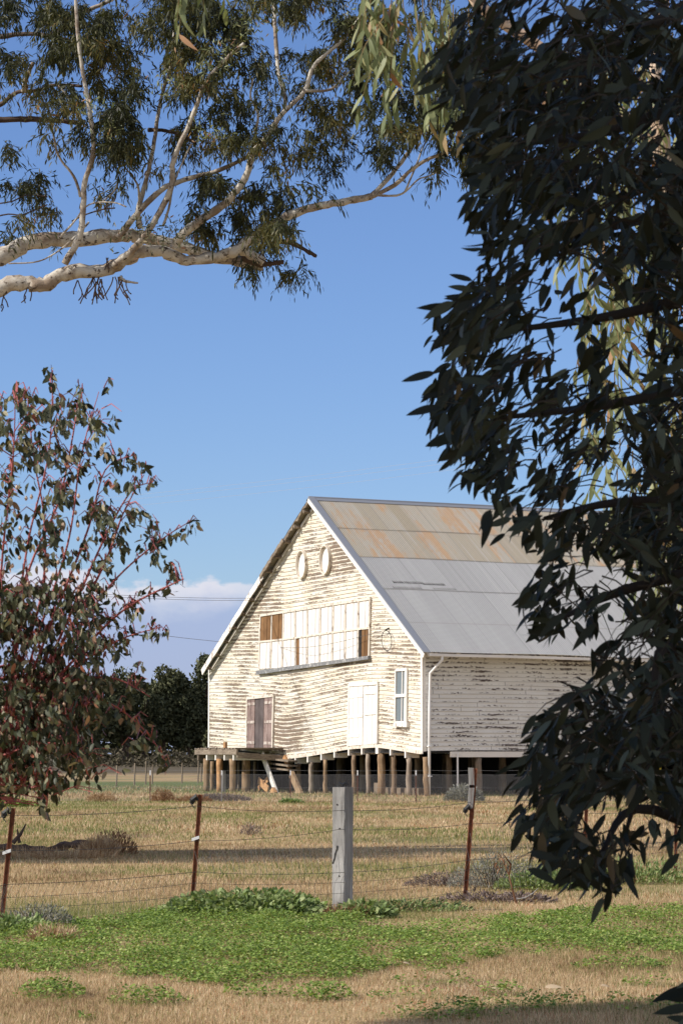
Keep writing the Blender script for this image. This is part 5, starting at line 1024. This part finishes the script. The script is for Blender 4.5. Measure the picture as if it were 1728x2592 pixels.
    # trunk (out of the picture at the right) and boughs
    def bough(P3, r0, r1): Q = qpts([Vector(p) for p in P3], 6); mb = MB(); mb.tube(Q, [r0 + (r1 - r0) * i / (len(Q) - 1) for i in range(len(Q))], 9, .05, seed=4); mb.build('bough', M_bough, rt, smooth=True)
    mb = MB(); mb.tube(qpts([Vector((1.75, 8.6, -.2)), Vector((1.72, 8.6, 1.2)), Vector((1.62, 8.6, 2.6)), Vector((1.5, 8.5, 4.0)), Vector((1.4, 8.4, 5.6))], 5), [.14 - .005 * i for i in range(21)], 12, .06, seed=6); mb.build('trunk', M_limbd, rt, smooth=True)
    T = lambda z: (1.66 - .05 * z + .02, 8.55, z)
    for (z, tg) in ((1.1, [(1500, 1860, 8.2), (1380, 1960, 7.8)]), (1.6, [(1480, 1640, 8.4), (1300, 1720, 8.0)]), (1.5, [(1530, 1720, 8.2), (1440, 1900, 7.7)]), (2.3, [(1450, 1350, 8.4), (1290, 1420, 8.1)]), (2.4, [(1470, 1150, 8.4), (1250, 1190, 8.0)]), (2.9, [(1450, 920, 8.4), (1150, 960, 8)]), (3.2, [(1430, 720, 8.4), (1160, 760, 8)]), (3.5, [(1400, 520, 8.4), (1180, 560, 8)]), (3.9, [(1400, 300, 8.4), (1130, 330, 8)]), (4.3, [(1380, 120, 8.4), (1110, 160, 8)]), (1.25, [(1560, 1500, 7.6), (1500, 1640, 7.4)])):
        bough([T(z), tuple(at(*tg[0])), tuple(at(*tg[1]))], .028, .006)
right_tree()
# ------------------------------------------------------------------ sunlit gum standing behind the dark one
sg = thing('gum_tree', (2.5, 14.5, 0), 'sunlit gum with peach trunk and yellow green leaves glimpsed behind the dark right tree', 'tree')
SY = 14.5
def sunlit():
    R_ = np.random.default_rng(8); mb = MB(); Q = qpts([Vector((2.5, SY, -.2)), Vector((2.45, SY, 1.6)), at(1690, 1300, SY), at(1640, 900, SY), at(1590, 640, SY), at(1535, 420, SY), at(1512, 310, SY), at(1500, 200, SY), at(1520, 60, SY), at(1530, -120, SY)], 5); mb.tube(Q, [max(.03, .13 - .0026 * i) for i in range(len(Q))], 12, .07, seed=3); mb.build('trunk', M_peach, sg, smooth=True)
    mb = MB(); Q = qpts([at(1520, 350, SY), at(1400, 240, SY), at(1240, 110, SY), at(1110, 22, SY), at(1070, -25, SY), at(950, -120, SY)], 6); mb.tube(Q, [.04 - .0004 * i for i in range(len(Q))], 10, .06, seed=4); mb.build('limb', M_peach, sg, smooth=True)
    mb = MB(); Q = qpts([at(1070, -25, SY), at(940, -110, SY - .5), at(700, -160, SY - 1), at(470, -110, SY - 1.2), at(440, -60, SY - 1.2)], 6); mb.tube(Q, [.03 - .0008 * i for i in range(len(Q))], 8, .06, seed=4); mb.build('limb', M_peach, sg, smooth=True)
    P_, D_, tw = [], [], MB()
    def spray(px, py, Y, ln, m_, dx):
        v0 = np.array([dx, R_.normal(0, .3), -.15]); t = np.linspace(.15, 1, m_)[:, None]; b0 = np.array(at(px, py, Y)); c = b0 + v0 * ln * t + np.array([0, 0, -1]) * ln * t ** 1.5
        tw.tube([Vector(b0 + [0, 0, .07]), Vector(b0), Vector(c[m_ // 2]), Vector(c[-1])], [.005, .004, .003, .001], 4, cap=False); P_.append(c); D_.append(v0 * .4 + np.array([0, 0, -1.]) + R_.normal(0, .33, (m_, 3)))
    def spread(region, n):
        for px, py in sample_poly(region, n, R_): spray(px, py - 20, SY + R_.uniform(-.8, .6), R_.uniform(.14, .26), R_.integers(5, 9), R_.normal(0, .4))
    spread([(1250, 130), (1600, 100), (1620, 1250), (1420, 1250), (1340, 1000), (1330, 640), (1280, 400)], 210); spread([(1440, 1100), (1600, 1100), (1600, 1500), (1500, 1500)], 24)
    for (px, py, ln, m_, dx) in ((845, -30, .38, 10, -.1), (870, -20, .34, 9, .0), (900, -10, .50, 14, -.1), (925, 10, .46, 13, .15), (890, 90, .40, 10, -.45), (880, 40, .36, 9, -.5), (950, -10, .40, 12, .1), (985, 0, .42, 12, .2), (1010, 20, .40, 12, .1), (1040, 40, .36, 10, .0), (965, 80, .38, 11, .15), (1000, 100, .38, 11, -.1), (1075, 50, .30, 9, .1), (935, -40, .4, 12, -.3), (865, -40, .3, 8, .3), (1020, -20, .4, 12, .2), (830, 20, .3, 10, -.1), (850, 10, .36, 12, .1), (905, 40, .36, 14, 0), (915, -20, .42, 14, -.2), (940, 60, .36, 12, -.2), (970, 20, .4, 14, .1), (1030, 90, .36, 14, -.1), (1050, 130, .34, 12, .1), (1010, 160, .30, 12, .1), (1045, 200, .28, 12, 0), (880, 0, .3, 12, -.3), (990, 60, .34, 14, -.2), (900, 130, .3, 10, -.1)): spray(px, py, 13.5 + R_.uniform(-.3, .3), ln * .9, m_, dx)
    for (px, py, ln, m_, dx) in ((425, -60, .28, 8, -.1), (460, -70, .22, 7, .1), (500, -80, .20, 6, .2), (415, -40, .18, 5, -.1)): spray(px, py, 13.2, ln, m_, dx)
    P2, D2 = np.concatenate(P_), np.concatenate(D_); n = len(P2); L_ = R_.uniform(.09, .15, n); print('sunlit', n)
    leaves('foliage', P2, D2, R_.normal(0, .8, (n, 3)) + [-.6, -.6, 0], L_, L_ * R_.uniform(.18, .27, n), M_leafsun, sg, .2, 4, .12, curl=.3); tw.build('twigs', M_shoot, sg)
sunlit()
# ------------------------------------------------------------------ red stemmed young gum at the left
lb = thing('young_gum', (-1.75, 12.2, 0), 'bushy young gum with crimson stems and oval grey green leaves at the left edge', 'tree')
LPOLY = [(-160, 960), (-60, 880), (10, 905), (60, 870), (85, 845), (110, 832), (140, 845), (175, 870), (215, 885), (240, 862), (272, 870), (262, 905), (285, 945), (275, 985), (240, 1000), (250, 1040), (300, 1030), (340, 1068), (372, 1105), (335, 1130), (345, 1180), (400, 1200), (455, 1185), (468, 1225), (420, 1262), (390, 1280), (425, 1345), (400, 1368), (355, 1372), (365, 1420), (395, 1455), (365, 1475), (330, 1480), (335, 1540), (350, 1570), (320, 1600), (345, 1650), (380, 1700), (395, 1760), (370, 1795), (345, 1760), (310, 1740), (290, 1790), (250, 1770), (225, 1830), (190, 1800), (140, 1830), (120, 1885), (95, 1870), (80, 1810), (40, 1830), (20, 1870), (-10, 1840), (-160, 1850)]
def left_bush():
    R_ = np.random.default_rng(15); mb = MB(); base = Vector((-1.78, 12.3, -.1)); fork = at(-20, 1780, 12.3)
    mb.tube(qpts([base, Vector((-1.8, 12.3, .7)), fork, at(20, 1700, 12.2)], 5), [.065 - .002 * i for i in range(16)], 10, .05, seed=3); mb.build('trunk', mat('dark_red_bark', (.12, .05, .035), .7), lb, smooth=True)
    ST = [[(0, 1740), (40, 1500), (70, 1250), (110, 1040), (125, 850)], [(10, 1740), (90, 1480), (150, 1250), (190, 1050), (215, 900)], [(20, 1700), (110, 1450), (200, 1220), (240, 1080), (300, 1045)], [(20, 1700), (150, 1430), (240, 1240), (310, 1130), (360, 1108)], [(30, 1690), (170, 1450), (270, 1330), (370, 1240), (455, 1190)], [(30, 1690), (180, 1500), (290, 1400), (400, 1340), (420, 1330)], [(30, 1690), (160, 1540), (270, 1470), (370, 1440)], [(-20, 1760), (0, 1500), (10, 1250), (30, 1050), (40, 900)], [(-40, 1760), (-60, 1450), (-40, 1150), (0, 930)], [(0, 1560), (60, 1560), (130, 1610), (200, 1680)], [(-40, 1540), (40, 1530), (90, 1560), (150, 1640), (190, 1700)], [(40, 1690), (140, 1650), (240, 1610), (330, 1680), (375, 1760)], [(-20, 1750), (60, 1720), (150, 1710), (220, 1790)], [(-20, 1750), (40, 1780), (100, 1800), (110, 1850)], [(20, 1700), (60, 1350), (140, 1150), (170, 950), (190, 890)], [(60, 1600), (170, 1560), (260, 1560), (340, 1600)], [(10, 1640), (80, 1380), (90, 1200), (80, 1050), (60, 900)], [(30, 1690), (220, 1330), (290, 1180), (330, 1090)]]
    paths = []
    for k, S0 in enumerate(ST):
        dy = R_.uniform(-.5, .5); P3 = [at(x + R_.normal(0, 6), y, 12.2 + dy * i / 3) for i, (x, y) in enumerate(S0)]; Q = qpts(P3, 6); m_ = MB(); m_.tube(Q, [.0085 - .0066 * i / (len(Q) - 1) for i in range(len(Q))], 6, .05, seed=k); m_.build('stem', M_redtw, lb, smooth=True); paths.append(Q)
    anchor = np.array([tuple(q) for Q in paths for q in Q]); ax, ay = proj(anchor)
    P_, D_, tw = [], [], MB(); A_ = np.concatenate([sample_poly(LPOLY, 600, R_), sample_poly([(-160, 1330), (220, 1330), (240, 1500), (200, 1760), (80, 1830), (-160, 1850)], 850, R_), sample_poly([(-60, 900), (200, 900), (300, 1300), (-60, 1300)], 90, R_)])
    extra = [(118, 838), (262, 872), (280, 945), (366, 1103), (455, 1195), (420, 1345), (390, 1450), (380, 1780), (105, 1870), (215, 1820), (340, 1560), (400, 1285), (250, 975), (40, 880), (350, 1180), (438, 1215)]
    A_ = np.concatenate([A_, np.array(extra)])
    for px, py in A_:
        p = np.array(at(px, py, 12.2 + R_.uniform(-.8, .8))); dd = np.hypot(ax - px, (ay - py)) + np.where(ay < py - 30, 160, 0); j = np.argsort(dd)[R_.integers(0, 3)]; q = anchor[j]; v = p - q; L0 = np.linalg.norm(v)
        if L0 > .45: q = p - v / L0 * .45
        midp = (p + q) / 2 + np.array([0, 0, .03]); tw.tube([Vector(q), Vector(midp), Vector(p)], [.0035, .0026, .0012], 3, cap=False)
        v = nrm((p - q)[None])[0]; m_ = R_.integers(5, 10)
        for t in np.linspace(.35, 1.05, m_): c = q + (p - q) * t + R_.normal(0, .012, 3); P_.append(c + np.array([0, 0, -.008])); D_.append(v * .35 + np.array([0, 0, -.8]) + R_.normal(0, .42, 3))
    P_, D_ = np.array(P_), np.array(D_); n = len(P_); L_ = R_.uniform(.030, .058, n); px, py = proj(P_ + nrm(D_) * L_[:, None] * .5)
    keep = inpoly(px, py, LPOLY) & ((noise2(px / 40, py / 40, 6) > .2) | (R_.random(n) < .3)) & ~((px > 215) & (py > 1380) & (R_.random(n) < .2)); P_, D_, L_ = P_[keep], D_[keep], L_[keep]; n = len(P_); print('bush', n)
    leaves('foliage', P_, D_, R_.normal(0, .8, (n, 3)) + [-.3, -.5, 0], L_, L_ * R_.uniform(.36, .5, n), M_leafbush, lb, .18, 4, .2, curl=.15); tw.build('twigs', M_redtw, lb)
    # flower buds
    for k in range(46):
        mb = MB(); x, y = R_.uniform(0, 200), R_.uniform(1100, 1720); p = at(x, y, 12.0 + R_.uniform(-.3, .3)); mb.tube([p, p - Vector((0, 0, .012)), p - Vector((0, 0, .022))], [.003, .009, .004], 6); mb.build('bud', M_peach, lb)
left_bush()
# ------------------------------------------------------------------ trees behind the photographer's left shoulder that shade the near right tree and the bottom corner
def shade_tree(x, y, blobs, trunk_h, lab, per, sd):
    t = thing('shade_tree', (x, y, 0), lab, 'tree'); mb = MB(); mb.tube(qpts([Vector((x, y, -.2)), Vector((x + .1, y, trunk_h * .5)), Vector((x, y, trunk_h))], 5), [.26, .25, .24, .23, .22, .2, .2, .19, .18, .17, .16], 12, .06, seed=4)
    for (bx, by, bz, *_r) in blobs: mb.tube([Vector((x, y, trunk_h * .85)), Vector(((x + bx) / 2, (y + by) / 2, (trunk_h + bz) / 2 + .2)), Vector((bx, by, bz))], [.13, .09, .04], 8)
    mb.build('trunk', M_limb, t, smooth=True); cloud_crown(t, blobs, per, .20, .42, M_leafbig, sd, 'crown'); return t
shade_tree(-7.2, 5.4, [(-7.4, 5.4, 8.2, 2.3, 2.7, 1.9), (-6.9, 5.6, 6.2, 1.8, 2.2, 1.4), (-8.6, 5.0, 10.4, 2.2, 2.4, 1.8), (-6.6, 6.6, 8.0, 1.6, 1.6, 1.4), (-6.3, 5.4, 4.9, 1.4, 1.9, 1.1), (-8.0, 6.2, 9.6, 2.0, 1.8, 1.5)], 6.4, 'leafy gum out of view to the left whose shade falls on the near right tree', 330, 51)
shade_tree(-9.4, 12.0, [(-8.1, 12.8, 7.7, 1.0, .85, .65), (-9.2, 12.6, 8.8, .9, .8, .6), (-7.0, 13.3, 7.5, .8, .75, .6)], 5.2, 'slender gum out of view to the left whose shade falls on the bottom right corner', 560, 52)
